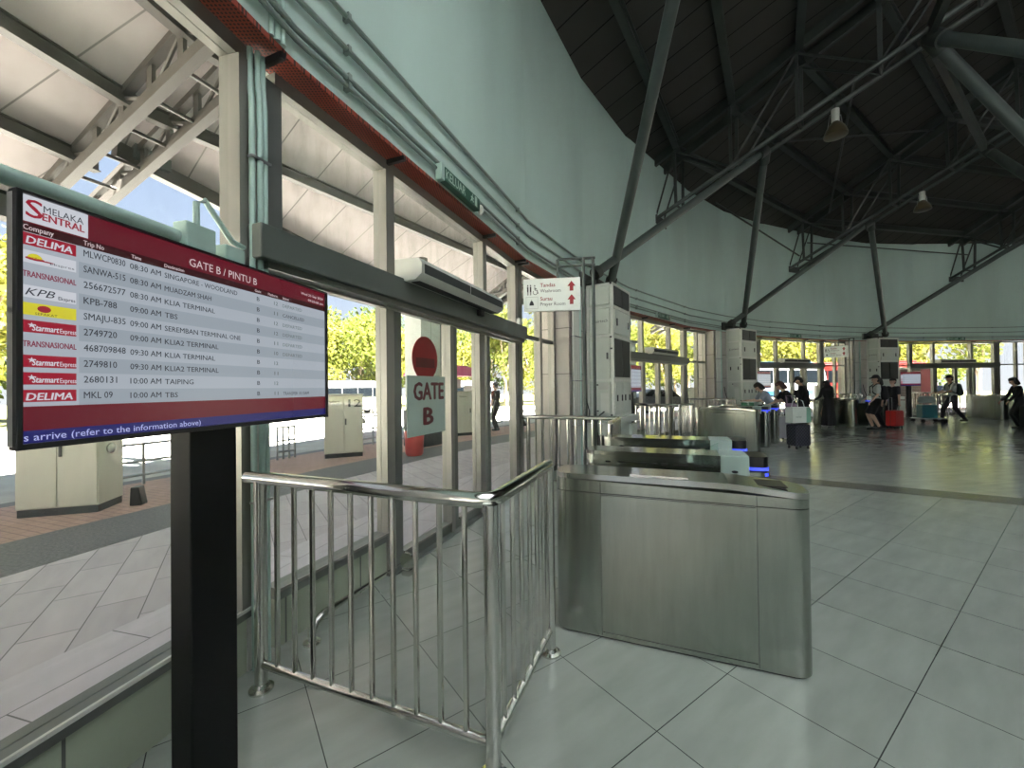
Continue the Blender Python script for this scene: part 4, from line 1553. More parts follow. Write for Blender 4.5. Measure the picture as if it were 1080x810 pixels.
white = paint('vehicle_white', (.10, .10, .097), .25)
silver = paint('vehicle_silver', (.055, .057, .060), .3, 0)
redp = paint('vehicle_red', (.060, .004, .003), .25)
bluep = paint('vehicle_blue', (.003, .022, .050), .25)
pinkp = paint('vehicle_pink', (.10, .010, .035), .25)
bus(out(60, 129.5, -1.05), frame_rot(129.5) + R_(4), 'white coach parked across the road behind cabinet 12', white, paint('livery_grey', (.05, .046, .04)), white)
bus(out(60.0, 117.6, -1.05), frame_rot(117.6), 'white coach far off under the trees, right of the pink stall', white, paint('livery_blue', (.006, .012, .03)), white)
bus(out(37.5, 90.0), frame_rot(91.5) + R_(12), 'blue and white coach outside the farthest doorway', white, bluep, bluep, 10)
bus(out(39.5, 78.5), frame_rot(78.5), 'orange red coach beyond the parked silver car', redp, paint('livery_orange', (.08, .02, .004)), redp, 11)
car(out(31.2, 79.2), frame_rot(79.2) + R_(60), 'silver car parked by the platform at the edge of view', silver)
car(out(32.5, 103.6), frame_rot(103.6) + R_(20), 'white car parked outside beyond the third pillar unit', white)
car(out(32.0, 111.2), frame_rot(111.2) + R_(-10), 'pale car parked outside the window by the small washroom sign', silver)
car(out(34.0, 134.5), frame_rot(134.5) + R_(10), 'white car on the road outside the second doorway', white)
t = root('banner_panel', tuple(P(28.3, 92.2)), frame_rot(92.2), 'tall pink and white banner standing outside the farthest doorway', 'banner')
MB().box(-.35, .35, -.02, .02, .15, 2.35).build('cloth', pinkp, t)
MB().box(-.02, .30, -.024, -.02, .5, 2.1).build('white_panel', M['sign_white'], t)
for s in (-.35, .35):
    MB().tube([(s, .02, 0), (s, .02, 2.4)], .02, 8).build('pole', M['galv'], t, True)
t = root('shutter_kiosk', tuple(P(28.4, 85.2)), frame_rot(85.2), 'brown shuttered kiosk outside right of the farthest doorway', 'kiosk')
MB().box(-1.0, .5, -.5, .9, 0, 2.3).build('hut', paint('kiosk_brown', (.16, .11, .09), .6), t)
MB().box(.5, 1.1, -.5, .9, 0, 2.3).build('red_side', paint('kiosk_red', (.28, .05, .06), .6), t)
b = MB()
for i in range(12):
    b.box(-.95, .45, -.52, -.5, .3 + .16 * i, .42 + .16 * i)
b.build('shutter_slats', paint('kiosk_slat', (.22, .16, .14), .6), t)
MB().box(-1.1, 1.2, -.6, 1.0, 2.3, 2.4).build('roof', M['white_plastic'], t)

# ------------------------------------------------------------------ trees
def tree_mesh(seed, n=2600):
    rnd = random.Random(seed)
    b = MB()
    lobes = []
    for i in range(13):
        a = rnd.uniform(0, 6.28)
        rr = rnd.uniform(.3, 2.6)
        lobes.append((rr * math.cos(a), rr * math.sin(a), rnd.uniform(2.6, 9.2), rnd.uniform(1.1, 2.0)))
    verts, faces = [], []
    for i in range(n):
        x, y, z, r = lobes[i % 13]
        v = Vector((rnd.gauss(0, 1), rnd.gauss(0, 1), rnd.gauss(0, .8))).normalized() * r * rnd.uniform(.55, 1.05)
        c = Vector((x, y, z)) + v
        s = rnd.uniform(.13, .27)
        ax = Vector((rnd.gauss(0, 1), rnd.gauss(0, 1), rnd.gauss(0, 1))).normalized()
        u = ax.orthogonal().normalized() * s
        w2 = ax.cross(u).normalized() * s * .55
        k = len(verts)
        verts += [c - u, c + w2, c + u, c - w2]
        faces.append((k, k + 1, k + 2, k + 3))
    me = bpy.data.meshes.new('foliage')
    me.from_pydata([tuple(v) for v in verts], [], faces)
    t = MB()
    t.tube([(0, 0, 0), (.05, .03, 1.6), (-.04, .06, 3.2), (.05, 0, 6)], [.22, .17, .13, .05], 10)
    for i in range(6):
        x, y, z, r = lobes[i]
        t.tube([(0, 0, 1.8 + .35 * i), (x * .5, y * .5, (2 + z) * .5), (x, y, z)], [.09, .06, .02], 6)
    bm = t.bm
    mt = bpy.data.meshes.new('trunk')
    bm.to_mesh(mt)
    bm.free()
    mt.materials.append(M['bark'])
    return me, mt


TM = [tree_mesh(11), tree_mesh(23), tree_mesh(37)]
LM = ['leaf1', 'leaf3', 'leaf2']
fol = {}
for i, (me, mt) in enumerate(TM):
    for lm in LM:
        m2 = me.copy()
        m2.materials.append(M[lm])
        fol[(i, lm)] = m2
rnd = random.Random(5)
na = 0
tone = {'leaf1': 'bright green', 'leaf2': 'mid green', 'leaf3': 'yellow green'}
for row, (r0, st, lm_w) in enumerate(((67, 4.4, ['leaf1', 'leaf3', 'leaf1', 'leaf3']), (75, 4.2, ['leaf1', 'leaf2', 'leaf3']))):
    a = 172 + row * 2
    i = 0
    while a > 58:
        r = r0 + rnd.uniform(-1.5, 1.5)
        lm = lm_w[(i * 7 + row) % len(lm_w)]
        o = root('roadside_tree', out(r, a, -1.05), rnd.uniform(0, 6.28))
        sc = rnd.uniform(1.05, 1.4) * (1.0 if row == 0 else 1.2)
        o.scale = (sc, sc, sc * rnd.uniform(.9, 1.1))
        tag(o, 'leafy %s tree beyond the bus road, among the %s row of roadside trees' % (tone[lm], ['front', 'back'][row]), 'tree',
            '%s roadside trees, %s row' % (tone[lm], ['front', 'back'][row]))
        for nm, me in (('foliage', fol[(i % 3, lm)]), ('trunk', TM[i % 3][1])):
            c = bpy.data.objects.new(nm, me)
            COL.objects.link(c)
            c.parent = o
        a -= st * rnd.uniform(.8, 1.2)
        i += 1

for x, y, i, lm, lab in ((-19.6, 14.0, 1, 'leaf3', 'yellow green tree close to the platform at the far left, behind the departure screen'),
                         (3.5, 27.0, 0, 'leaf1', 'bright green tree standing nearer, beyond the pillar left of the second doorway'),
                         (24.0, 36.0, 1, 'leaf3', 'yellow green tree standing nearer, behind the third doorway'),
                         (38.0, 33.0, 2, 'leaf1', 'bright green tree standing nearer, behind the farthest doorway')):
    o = root('roadside_tree', (x, y, -.14), 1.3 * i)
    o.scale = (.8, .8, .85)
    tag(o, lab, 'tree')
    for nm, me in (('foliage', fol[(i, lm)]), ('trunk', TM[i][1])):
        c = bpy.data.objects.new(nm, me)
        COL.objects.link(c)
        c.parent = o

# ------------------------------------------------------------------ people
def capsule(b, p, q, r0, r1, n=12):
    p, q = Vector(p), Vector(q)
    d = q - p
    l = max(d.length, 1e-4)
    d = d / l
    x = d.orthogonal().normalized()
    y = d.cross(x)
    prof = []
    for i in range(5):
        a = math.pi / 2 * (1 - i / 4)
        prof.append((-r0 * math.sin(a), r0 * math.cos(a)))
    for i in range(5):
        a = math.pi / 2 * i / 4
        prof.append((l + r1 * math.sin(a), r1 * math.cos(a)))
    rings = []
    for h, r in prof:
        r = max(r, .0004)
        rings.append([b.bm.verts.new(p + d * h + (x * math.cos(6.28318 * k / n) + y * math.sin(6.28318 * k / n)) * r) for k in range(n)])
    for a_, c_ in zip(rings, rings[1:]):
        for k in range(n):
            b.bm.faces.new((a_[k], a_[(k + 1) % n], c_[(k + 1) % n], c_[k]))
    b.bm.faces.new(rings[0][::-1])
    b.bm.faces.new(rings[-1])


def fuse(b, name, m, parent, voxel=.009, smooth=3):
    """Join overlapping tapered forms into one continuous skin."""
    bmesh.ops.recalc_face_normals(b.bm, faces=b.bm.faces)
    me = bpy.data.meshes.new(name)
    b.bm.to_mesh(me)
    b.bm.free()
    o = bpy.data.objects.new(name, me)
    COL.objects.link(o)
    rm = o.modifiers.new('r', 'REMESH')
    rm.mode = 'VOXEL'
    rm.voxel_size = voxel
    sm = o.modifiers.new('s', 'SMOOTH')
    sm.iterations = smooth
    sm.factor = .5
    dg = bpy.context.evaluated_depsgraph_get()
    me2 = bpy.data.meshes.new_from_object(o.evaluated_get(dg))
    o.modifiers.clear()
    o.data = me2
    bpy.data.meshes.remove(me)
    me2.name = name
    me2.materials.clear()
    me2.materials.append(m)
    for p in me2.polygons:
        p.use_smooth = True
    o.parent = parent
    return o


def person(loc, rz, label, H=1.65, lean=0, head_turn=0, head_down=0, arms=None, legs=None, top=None, bottom=None, hair=None, skin=None, shoe=None, group=None):
    """Figure facing local +y. arms: for right (+x) and left a pair of unit-ish vectors (upper, fore). legs: foot offsets (dx, dy, lift) and knee push."""
    k = H / 1.70
    t = root('person', loc, rz, label, 'person', group)
    V = lambda *a: Vector(a) * k
    hip = V(0, 0, .93)
    rl = Matrix.Rotation(R_(-lean), 3, 'X')
    up = lambda v: hip + rl @ (v * k)
    chest = up(Vector((0, .005, .36)))
    neck = up(Vector((0, -.01, .52)))
    rh = rl @ Matrix.Rotation(R_(head_turn), 3, 'Z') @ Matrix.Rotation(R_(-head_down), 3, 'X')
    hd = lambda v: neck + rh @ (Vector(v) * k)
    arms = arms or (((.14, .02, -1), (.05, .25, -1)), ((-.14, .02, -1), (-.05, .25, -1)))
    legs = legs or ((.09, .02, 0), (-.09, -.02, 0))
    A = []
    for s, (u, f) in zip((1, -1), arms):
        sh = up(Vector((.175 * s, -.01, .46)))
        el = sh + Vector(u).normalized() * .285 * k
        wr = el + Vector(f).normalized() * .25 * k
        A.append((sh, el, wr, Vector(f).normalized(), s))
    Lg = []
    for s, (dx, dy, lift) in zip((1, -1), legs):
        h = hip + V(.085 * s, 0, -.03)
        an = V(dx, dy, .085 + lift)
        mid = (h + an) / 2
        reach = (h - an).length
        bow = math.sqrt(max(0, (.435 * k) ** 2 - (reach / 2) ** 2))
        kn = mid + Vector((0, bow + .012 * k, 0))
        Lg.append((h, kn, an, s, lift))
    # body
    b = MB()
    capsule(b, hip + V(-.06, 0, 0), hip + V(.06, 0, 0), .105 * k, .105 * k)
    capsule(b, hip, up(Vector((0, 0, .2))), .105 * k, .105 * k)
    capsule(b, up(Vector((-.035, 0, .2))), up(Vector((-.075, 0, .38))), .095 * k, .10 * k)
    capsule(b, up(Vector((.035, 0, .2))), up(Vector((.075, 0, .38))), .095 * k, .10 * k)
    capsule(b, up(Vector((-.15, -.01, .45))), up(Vector((.15, -.01, .45))), .058 * k, .058 * k)
    capsule(b, up(Vector((0, -.01, .42))), hd((0, .01, .10)), .056 * k, .050 * k)
    capsule(b, hd((0, -.012, .185)), hd((0, .008, .175)), .088 * k, .084 * k)          # skull
    capsule(b, hd((0, .03, .15)), hd((0, .045, .085)), .062 * k, .040 * k)              # face, jaw
    capsule(b, hd((0, .088, .155)), hd((0, .105, .125)), .010 * k, .015 * k)            # nose
    capsule(b, hd((-.03, .082, .175)), hd((.03, .082, .175)), .014 * k, .014 * k)       # brow
    capsule(b, hd((-.018, .078, .098)), hd((.018, .078, .098)), .011 * k, .011 * k)     # mouth
    for s in (-1, 1):
        capsule(b, hd((.086 * s, -.005, .165)), hd((.088 * s, -.01, .135)), .016 * k, .012 * k)
    for sh, el, wr, f, s in A:
        capsule(b, sh, el, .050 * k, .038 * k)
        capsule(b, el, wr, .037 * k, .026 * k)
        side = Vector((0, 0, 1)).cross(f)
        side = side.normalized() if side.length > .2 else Vector((0, 1, 0))
        nrm = f.cross(side).normalized()
        pal = wr + f * .075 * k
        for w_ in (-.022, -.007, .008, .022):
            capsule(b, wr + side * w_ * .5 * k, pal + side * w_ * k, .016 * k, .013 * k, 8)
        for w_, fl_ in ((-.030, .062), (-.010, .078), (.010, .074), (.029, .056)):
            k0 = pal + side * w_ * k
            k1 = k0 + (f * .9 - nrm * .3).normalized() * fl_ * .5 * k
            k2 = k1 + (f * .6 - nrm * .75).normalized() * fl_ * .5 * k
            capsule(b, k0, k1, .0095 * k, .009 * k, 8)
            capsule(b, k1, k2, .009 * k, .008 * k, 8)
        th0 = wr + f * .025 * k - side * .022 * k * s
        th1 = th0 + (f * .6 - side * s * .7).normalized() * .035 * k
        capsule(b, th0, th1, .012 * k, .010 * k, 8)
        capsule(b, th1, th1 + (f - nrm * .4).normalized() * .03 * k, .010 * k, .008 * k, 8)
    for h, kn, an, s, lift in Lg:
        capsule(b, h, kn, .085 * k, .054 * k)
        capsule(b, kn, kn + (an - kn) * .35, .050 * k, .054 * k)
        capsule(b, kn + (an - kn) * .35, an, .054 * k, .034 * k)
        capsule(b, an + V(0, -.04, -.045), an + V(.01 * s, .12, -.055), .036 * k, .028 * k)
    body = fuse(b, 'body', skin or M['skin'], t)
    for s in (-1, 1):
        e = MB()
        e.sphere(hd((.033 * s, .083, .155)), .011 * k, 8)
        e.build('eye', M['ink'], body, True)
    # clothes
    b = MB()
    g = .016 * k
    capsule(b, up(Vector((-.035, 0, .06))), up(Vector((.035, 0, .06))), .118 * k, .118 * k)
    capsule(b, hip + V(0, 0, .05), up(Vector((0, 0, .22))), .118 * k, .115 * k)
    for s in (-1, 1):
        capsule(b, up(Vector((.035 * s, 0, .2))), up(Vector((.078 * s, 0, .38))), .108 * k, .112 * k)
    capsule(b, up(Vector((-.155, -.01, .45))), up(Vector((.155, -.01, .45))), .068 * k, .068 * k)
    frac = 1.0
    for sh, el, wr, f, s in A:
        if top[1] == 'long':
            capsule(b, sh, el, .064 * k, .052 * k)
            capsule(b, el, el + (wr - el) * .92, .052 * k, .040 * k)
        else:
            capsule(b, sh, sh + (el - sh) * .72, .066 * k, .060 * k)
    fuse(b, 'shirt', top[0], t, .011)
    b = MB()
    if bottom[1] == 'robe':
        for i in range(10):
            a0 = 2 * math.pi * i / 10
            x, y = math.cos(a0), math.sin(a0)
            capsule(b, hip + V(.07 * x, .05 * y, .02), V(.19 * x, .16 * y, .12), .10 * k, .06 * k)
        capsule(b, hip, V(0, 0, .25), .12 * k, .2 * k)
    else:
        capsule(b, hip + V(-.06, 0, 0), hip + V(.06, 0, 0), .118 * k, .118 * k)
        capsule(b, hip, hip + V(0, 0, .08), .118 * k, .112 * k)
        for h, kn, an, s, lift in Lg:
            if bottom[1] == 'shorts':
                capsule(b, h, h + (kn - h) * .85, .102 * k, .088 * k)
            else:
                capsule(b, h, kn, .100 * k, .072 * k)
                capsule(b, kn, kn + (an - kn) * .92, .070 * k, .056 * k)
    fuse(b, 'robe' if bottom[1] == 'robe' else ('shorts' if bottom[1] == 'shorts' else 'trousers'), bottom[0], t, .011)
    for h, kn, an, s, lift in Lg:
        b = MB()
        capsule(b, an + V(0, -.045, -.040), an + V(.012 * s, .13, -.047), .045 * k, .038 * k)
        capsule(b, an + V(0, -.02, .0), an + V(0, .0, -.03), .044 * k, .046 * k)
        fuse(b, 'shoe', shoe or M['shoe_dark'], t, .010)
    # hair or headwear
    b = MB()
    if hair[1] == 'hijab':
        capsule(b, hd((0, -.035, .185)), hd((0, -.015, .19)), .105 * k, .10 * k)
        capsule(b, hd((0, -.03, .12)), hd((0, -.02, .0)), .10 * k, .11 * k)
        capsule(b, hd((-.08, -.03, -.04)), hd((.08, -.03, -.04)), .105 * k, .105 * k)
        capsule(b, hd((0, .02, .035)), hd((0, .04, -.10)), .07 * k, .10 * k)
        for s in (-1, 1):
            capsule(b, hd((.062 * s, .03, .18)), hd((.05 * s, .04, .06)), .036 * k, .036 * k)
        capsule(b, hd((-.04, .05, .235)), hd((.04, .05, .235)), .034 * k, .034 * k)
        fuse(b, 'headscarf', hair[0], t, .010)
    else:
        capsule(b, hd((0, -.03, .205)), hd((0, .01, .215)), .094 * k, .082 * k)
        capsule(b, hd((0, -.04, .19)), hd((0, -.05, .13)), .085 * k, .065 * k)
        if hair[1] in ('long', 'bob'):
            for s in (-1, 1):
                capsule(b, hd((.065 * s, -.02, .19)), hd((.072 * s, -.01, .07 if hair[1] == 'bob' else .0)), .042 * k, .035 * k)
            capsule(b, hd((0, -.06, .15)), hd((0, -.075, .05 if hair[1] == 'bob' else -.10)), .075 * k, .06 * k)
        fuse(b, 'hair', hair[0], t, .010)
        if hair[1] == 'cap':
            b = MB()
            capsule(b, hd((0, -.02, .225)), hd((0, .0, .23)), .092 * k, .088 * k)
            capsule(b, hd((-.035, .09, .215)), hd((.035, .09, .215)), .018 * k, .018 * k)
            capsule(b, hd((-.03, .15, .205)), hd((.03, .15, .205)), .014 * k, .014 * k)
            capsule(b, hd((0, .08, .217)), hd((0, .15, .206)), .03 * k, .016 * k)
            fuse(b, 'cap', hair[2], t, .010)
    return t, dict(hip=hip, up=up, hd=hd, arms=A, k=k)


def backpack(t, info, m, name='backpack'):
    up, k = info['up'], info['k']
    b = MB()
    for s in (-1, 1):
        capsule(b, up(Vector((.08 * s, -.19, .10))), up(Vector((.08 * s, -.18, .40))), .09 * k, .08 * k)
    capsule(b, up(Vector((0, -.24, .12))), up(Vector((0, -.23, .30))), .10 * k, .08 * k)
    o = fuse(b, name, m, t, .012)
    for s in (-1, 1):
        q = MB()
        q.tube([up(Vector((.10 * s, -.14, .44))), up(Vector((.11 * s, .0, .535))), up(Vector((.115 * s, .115, .44))), up(Vector((.125 * s, .115, .26))), up(Vector((.14 * s, -.06, .12)))], .018 * k, 6)
        q.build('strap', m, o, True)
    return o


M["skin"] = mat('skin', (.42, .25, .17), .5, 0, .05)
M['skin2'] = mat('lighter_skin', (.52, .34, .25), .5, 0, .05)
M['shoe_dark'] = mat('dark_shoe', (.02, .02, .022), .5)
M['shoe_white'] = mat('white_shoe', (.65, .65, .63), .5)
blk = paint('black_cloth', (.010, .010, .012), .85)
blk2 = paint('charcoal_cloth', (.014, .014, .017), .85)
wht = paint('white_cloth', (.42, .44, .42), .85)
gry = paint('pale_blue_grey_cloth', (.25, .28, .33), .85)
hairb = paint('black_hair', (.012, .010, .010), .5)
hairr = paint('reddish_brown_hair', (.060, .018, .014), .5)
kb = paint('khaki_cloth', (.16, .14, .10), .85)


def face(p, q):                        # turn a figure at p to look at q
    d = Vector((q[0] - p[0], q[1] - p[1]))
    return math.atan2(d.y, d.x) - math.pi / 2


# three passengers leaning over the counter past the second turnstile row
p = (7.25, 11.35, 0)
person(p, R_(75), 'person in a pale grey top with dark hair stooping over the counter', 1.62, 28, 0, 15,
       (((.2, .55, -.8), (.0, 1, -.05)), ((-.2, .55, -.8), (0, 1, -.05))), ((.10, .05, 0), (-.10, -.06, 0)), (gry, 'short'), (blk2, 'trousers'), (hairb, 'bob'), M['skin2'])
p = (7.62, 11.05, 0)
person(p, R_(70), 'person with reddish brown hair in a black top bending beside the checked suitcase', 1.62, 24, 0, 12,
       (((.2, .5, -.8), (.0, 1, -.1)), ((-.2, .5, -.8), (.1, .9, -.3))), ((.10, .04, 0), (-.10, -.06, 0)), (blk, 'short'), (blk2, 'shorts'), (hairr, 'bob'), M['skin2'], M['shoe_white'])
p = (9.1, 12.6, 0)
person(p, R_(40), 'person in black with a dark cap standing behind the stooping pair', 1.72, 10, 0, 20,
       None, None, (blk, 'long'), (blk, 'trousers'), (hairb, 'cap', blk2), M['skin'])
p = (10.98, 14.1, 0)
person(p, R_(5), 'person in a black robe and headscarf with white shoes at the third turnstile row', 1.60, 6, 0, 8,
       (((.3, .2, -1), (-.1, .8, -.4)), ((-.3, .2, -1), (.1, .8, -.4))), ((.13, -.02, 0), (-.13, .0, 0)), (blk, 'long'), (blk, 'robe'), (blk, 'hijab'), M['skin'], M['shoe_white'])
p = (10.35, 14.5, 0)
person(p, R_(-30), 'person in dark clothes half hidden left of the robed figure', 1.55, 18, 0, 25,
       None, None, (blk2, 'long'), (blk, 'trousers'), (hairb, 'bob'), M['skin'])
p = (11.87, 13.25, 0)
t, inf = person(p, R_(65), 'person in a white shirt, black shorts and dark cap at the third turnstile row', 1.72, 0, 5, 4,
                (((.15, .15, -1), (.0, .75, -.6)), ((-.15, .1, -1), (-.05, .6, -.7))), ((.09, .06, 0), (-.09, -.05, 0)), (wht, 'short'), (blk, 'shorts'), (hairb, 'cap', blk2), M['skin2'])
backpack(t, inf, blk)
t = root('waist_pouch', p, R_(65), 'small white pouch slung at the waist of the white shirted traveller', 'bag')
b = MB()
capsule(b, (-.07, .17, .98), (.07, .17, .98), .050, .050)
capsule(b, (-.07, .17, 1.05), (.07, .17, 1.05), .045, .045)
fuse(b, 'pouch', M['sign_white'], t, .010)
MB().tube([(.07, .17, 1.06), (.14, .10, 1.25), (.12, .02, 1.50), (.05, -.10, 1.48), (-.10, -.16, 1.25), (-.16, .02, 1.10), (-.07, .17, 1.06)], .008, 6).build('strap', blk, t, True)

p = (12.65, 13.95, 0)
person(p, R_(80), 'person with dark hair in black standing behind the white shirted traveller', 1.66, 4, 0, 5,
       None, None, (blk, 'short'), (blk2, 'trousers'), (hairb, 'bob'), M['skin'])
p = (13.35, 14.2, 0)
t, inf = person(p, R_(95), 'person in a black top with bare forearms beside the red suitcase', 1.64, 4, 0, 0,
                (((.15, .0, -1), (.1, .05, -1)), ((-.15, .05, -1), (-.1, .1, -1))), None, (blk, 'short'), (blk2, 'trousers'), (hairb, 'short'), M['skin2'])
p = (16.65, 15.35, 0)
t, inf = person(p, R_(72), 'person in a cap and white shirt striding and pushing the luggage trolley', 1.74, 6, 0, 6,
                (((.12, .45, -.85), (-.1, .95, -.2)), ((-.12, .45, -.85), (.1, .95, -.2))), ((.08, .26, 0), (-.08, -.30, .03)), (wht, 'short'), (blk2, 'trousers'), (hairb, 'cap', blk), M['skin'])
backpack(t, inf, paint('dark_teal_pack', (.012, .030, .030), .8))
p = (16.15, 12.9, 0)
person(p, R_(60), 'person in black with a suitcase at the edge of view', 1.62, 12, 0, 10,
       (((.2, .35, -.9), (.0, .6, -.7)), ((-.2, .35, -.9), (.0, .6, -.7))), None, (blk, 'long'), (blk, 'trousers'), (hairb, 'bob'), M['skin'])
p = tuple(P(28.6, 135.9))
person(p, R_(120), 'person in a brown top walking on the platform outside by the pillar', 1.66, 4, 0, 4,
       None, ((.09, .2, 0), (-.09, -.2, .02)), (paint('brown_cloth', (.16, .085, .075), .85), 'short'), (kb, 'trousers'), (hairb, 'short'), M['skin'])
p = tuple(P(28.3, 139.0))
person(p, R_(60), 'person in a dark shirt standing by the folded parasol outside', 1.66, 4, 0, 4,
       None, None, (blk2, 'short'), (blk, 'trousers'), (hairb, 'short'), M['skin'])

# ------------------------------------------------------------------ luggage
def suitcase(loc, rz, label, m, w_=.42, d=.26, h=.58, handle=0.0, ribs=True, handle_m=None):
    t = root('suitcase', loc, rz, label, 'suitcase', 'wheeled suitcases')
    MB().box(-w_ / 2, w_ / 2, -d / 2, d / 2, .07, .07 + h).build('shell', m, t, bevel=.035)
    if ribs:
        b = MB()
        n = 7
        for i in range(n):
            x = -w_ / 2 + w_ * (i + .5) / n
            b.box(x - .008, x + .008, -d / 2 - .004, d / 2 + .004, .11, .03 + h)
        b.build('ribs', m, t, bevel=.003)
    MB().box(-w_ / 2 - .003, w_ / 2 + .003, -.006, .006, .075, .065 + h).build('zip', M['seam'], t)
    for x in (-1, 1):
        for y in (-1, 1):
            MB().lathe([(.026, -.012), (.028, 0), (.026, .012)], 12, Matrix.Translation((x * (w_ / 2 - .05), y * (d / 2 - .04), .028)) @ Matrix.Rotation(R_(90), 4, 'Y')).build('wheel', M['tyre'], t, True)
            MB().box(x * (w_ / 2 - .05) - .015, x * (w_ / 2 - .05) + .015, y * (d / 2 - .04) - .015, y * (d / 2 - .04) + .015, .045, .08).build('wheel_fork', M['black'], t)
    zt = .07 + h
    MB().tube([(-.07, 0, zt), (-.07, 0, zt + .03), (.07, 0, zt + .03), (.07, 0, zt)], .010, 8).build('top_handle', M['black'], t, True)
    if handle:
        MB().tube([(-.09, d / 2 - .03, zt - .02), (-.09, d / 2 - .03, zt + handle), (.09, d / 2 - .03, zt + handle), (.09, d / 2 - .03, zt - .02)], .010, 8).build('pull_handle', handle_m or M['galv'], t, True)
    return t


chk = new_mat('checked_black_shell')
n = chk[1].nodes
ck = n.new('ShaderNodeTexChecker')
ck.inputs['Scale'].default_value = 26
ck.inputs['Color1'].default_value = (.008, .008, .012, 1)
ck.inputs['Color2'].default_value = (.06, .06, .085, 1)
tcn = n.new('ShaderNodeTexCoord')
chk[1].links.new(tcn.outputs['Object'], ck.inputs[0])
chk[1].links.new(ck.outputs[0], chk[2].inputs['Base Color'])
sa = R_(12)
suitcase((6.68, 9.5, 0), sa, 'black checked suitcase standing on the floor under the white and green bag', chk[0], .42, .28, .50, 0, False)
t = root('carrier_bag', (6.68, 9.5, .607), sa, 'white and green paper carrier bag standing on the checked suitcase', 'bag')
MB().prism([(-.25, -.10), (.25, -.10), (.25, .10), (-.25, .10)], 0, .36).build('paper_body', paint('bag_white', (.62, .66, .60), .7), t)
MB().box(.13, .254, -.104, .104, .004, .356).build('green_side', paint('bag_green', (.20, .42, .30), .7), t)
b = MB()
b.text('market', .07, Matrix.Translation((-.17, -.1045, .12)) @ Matrix.Rotation(R_(90), 4, 'X'), width=.16)
b.build('lettering', paint('bag_print', (.2, .25, .2)), t, normals=False)
for y in (-.09, .09):
    MB().tube([(-.09, y, .35), (-.07, y * .7, .50), (.0, y * .5, .54), (.07, y * .7, .50), (.09, y, .35)], .008, 6).build('handle', M['sign_white'], t, True)
suitcase((7.22, 10.95, 0), R_(10), 'silver grey suitcase standing beside the stooping passengers', paint('silver_shell', (.40, .41, .42), .3, .2), .42, .26, .58)
t = root('shoulder_bag', (7.35, 10.72, .72), R_(15), 'lilac shoulder bag hanging in front of the stooping passengers', 'bag')
b = MB()
capsule(b, (-.10, 0, .10), (.10, 0, .10), .09, .09)
capsule(b, (-.11, 0, .22), (.11, 0, .22), .065, .065)
fuse(b, 'pouch', paint('lilac_cloth', (.30, .20, .28), .8), t, .012)
MB().tube([(-.12, 0, .26), (-.09, .06, .48), (.09, .06, .48), (.12, 0, .26)], .012, 8).build('strap', paint('lilac_cloth', (.3, .2, .28)), t, True)
suitcase((12.75, 13.55, 0), R_(20), 'red suitcase with raised pull handle behind the white shirted traveller', paint('red_shell', (.42, .02, .02), .35), .46, .28, .52, .42)
suitcase((16.05, 12.55, 0), R_(5), 'tall black suitcase at the edge of view in front of the person in black', blk2, .46, .30, .68, .0, True)
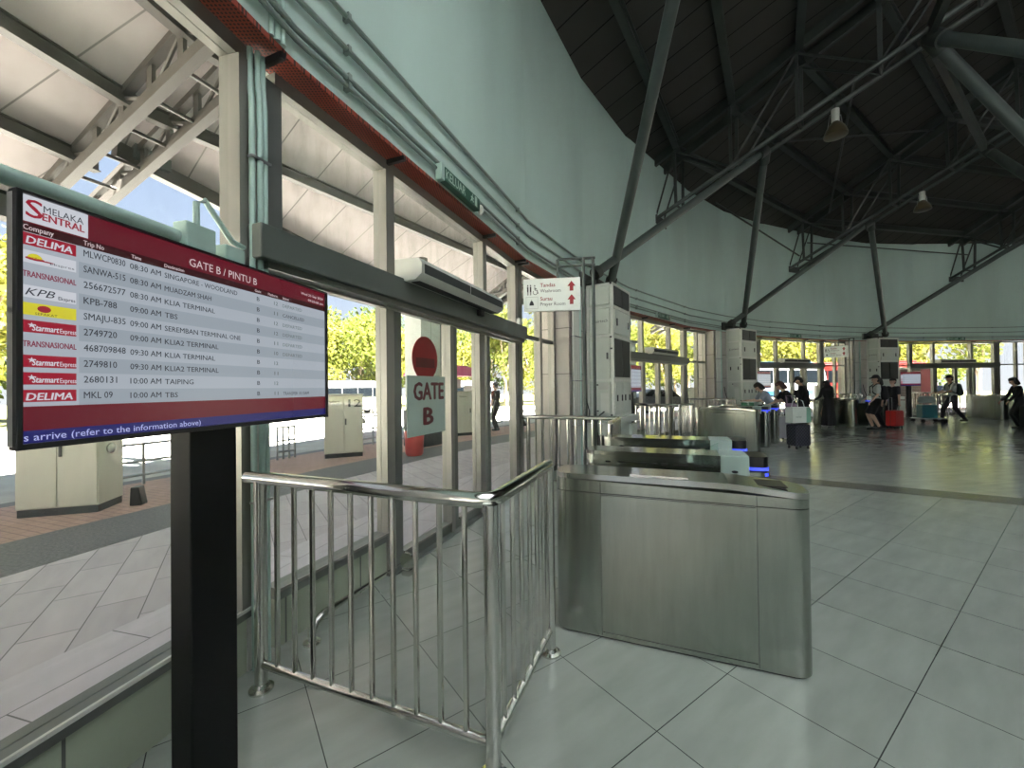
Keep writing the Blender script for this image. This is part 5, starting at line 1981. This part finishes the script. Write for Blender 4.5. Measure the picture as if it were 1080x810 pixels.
# luggage trolley with cases
tx, ty, tr = 15.72, 15.33, R_(75)
t = root('luggage_trolley', (tx, ty, 0), tr, 'steel luggage trolley pushed by the striding traveller', 'trolley')
MB().box(-.30, .30, -.42, .42, .14, .17).build('deck', M['galv'], t)
for s in (-.27, .27):
    MB().tube([(s, -.40, .17), (s, -.50, 1.02)], .018, 8).build('upright', M['galv'], t, True)
    for y in (-.34, .34):
        MB().lathe([(.07, -.02), (.07, .02)], 16, Matrix.Translation((s, y, .07)) @ Matrix.Rotation(R_(90), 4, 'Y')).build('wheel', M['tyre'], t, True)
MB().tube([(-.27, -.50, 1.02), (.27, -.50, 1.02)], .022, 8).build('push_bar', M['black'], t, True)
mxr = Matrix.Rotation(tr, 4, 'Z')
q = Vector((tx, ty, 0)) + mxr @ Vector((0, .06, 0))
tq = root('suitcase', (q.x, q.y, .172), tr + R_(90), 'large turquoise suitcase standing on the luggage trolley', 'suitcase', 'wheeled suitcases')
teal = paint('turquoise_shell', (.01, .10, .12), .35)
MB().box(-.24, .24, -.17, .17, 0, .50).build('shell', teal, tq, bevel=.03)
b = MB()
for i in range(6):
    b.box(-.22 + .075 * i, -.20 + .075 * i, -.176, .176, .05, .46)
b.build('ribs', teal, tq, bevel=.003)
MB().tube([(-.08, 0, .50), (-.08, 0, .53), (.08, 0, .53), (.08, 0, .50)], .010, 8).build('top_handle', M['black'], tq, True)
tq = root('travel_bag', (q.x, q.y, .71), tr + R_(90), 'pale grey green travel bag lying on top of the turquoise suitcase', 'bag')
b = MB()
capsule(b, (-.16, 0, .12), (.16, 0, .12), .115, .115)
capsule(b, (-.16, 0, .20), (.16, 0, .20), .09, .09)
fuse(b, 'holdall', paint('pale_bag_cloth', (.22, .27, .25), .8), tq, .014)
MB().tube([(-.10, -.06, .26), (-.06, -.03, .38), (.06, -.03, .38), (.10, -.06, .26)], .012, 8).build('handle', blk, tq, True)

# things set on the far turnstiles
def on_gate(c, dx, dy, name, label, cat):
    return bay(name, c, dx, dy, .975, label, cat)


t = on_gate(BAYS[1], -.16, 20.7, 'ticket_tray', 'green plastic tray on the second row of turnstiles', 'tray')
MB().box(-.20, .20, -.14, .14, .012, .10).build('tray', paint('tray_green', (.01, .12, .05)), t, bevel=.01)
MB().box(-.17, .17, -.11, .11, .10, .104).build('papers', M['sign_white'], t)
t = on_gate(BAYS[2], -1.115, 20.95, 'laptop', 'open dark laptop on the third row of turnstiles', 'laptop')
MB().box(-.17, .17, -.12, .12, .004, .022).build('keyboard_half', blk2, t, bevel=.004)
b = MB()
b.box(-.17, .17, -.006, .006, 0, .24, Matrix.Translation((0, .12, .02)) @ Matrix.Rotation(R_(-18), 4, 'X'))
b.build('screen_half', blk2, t)
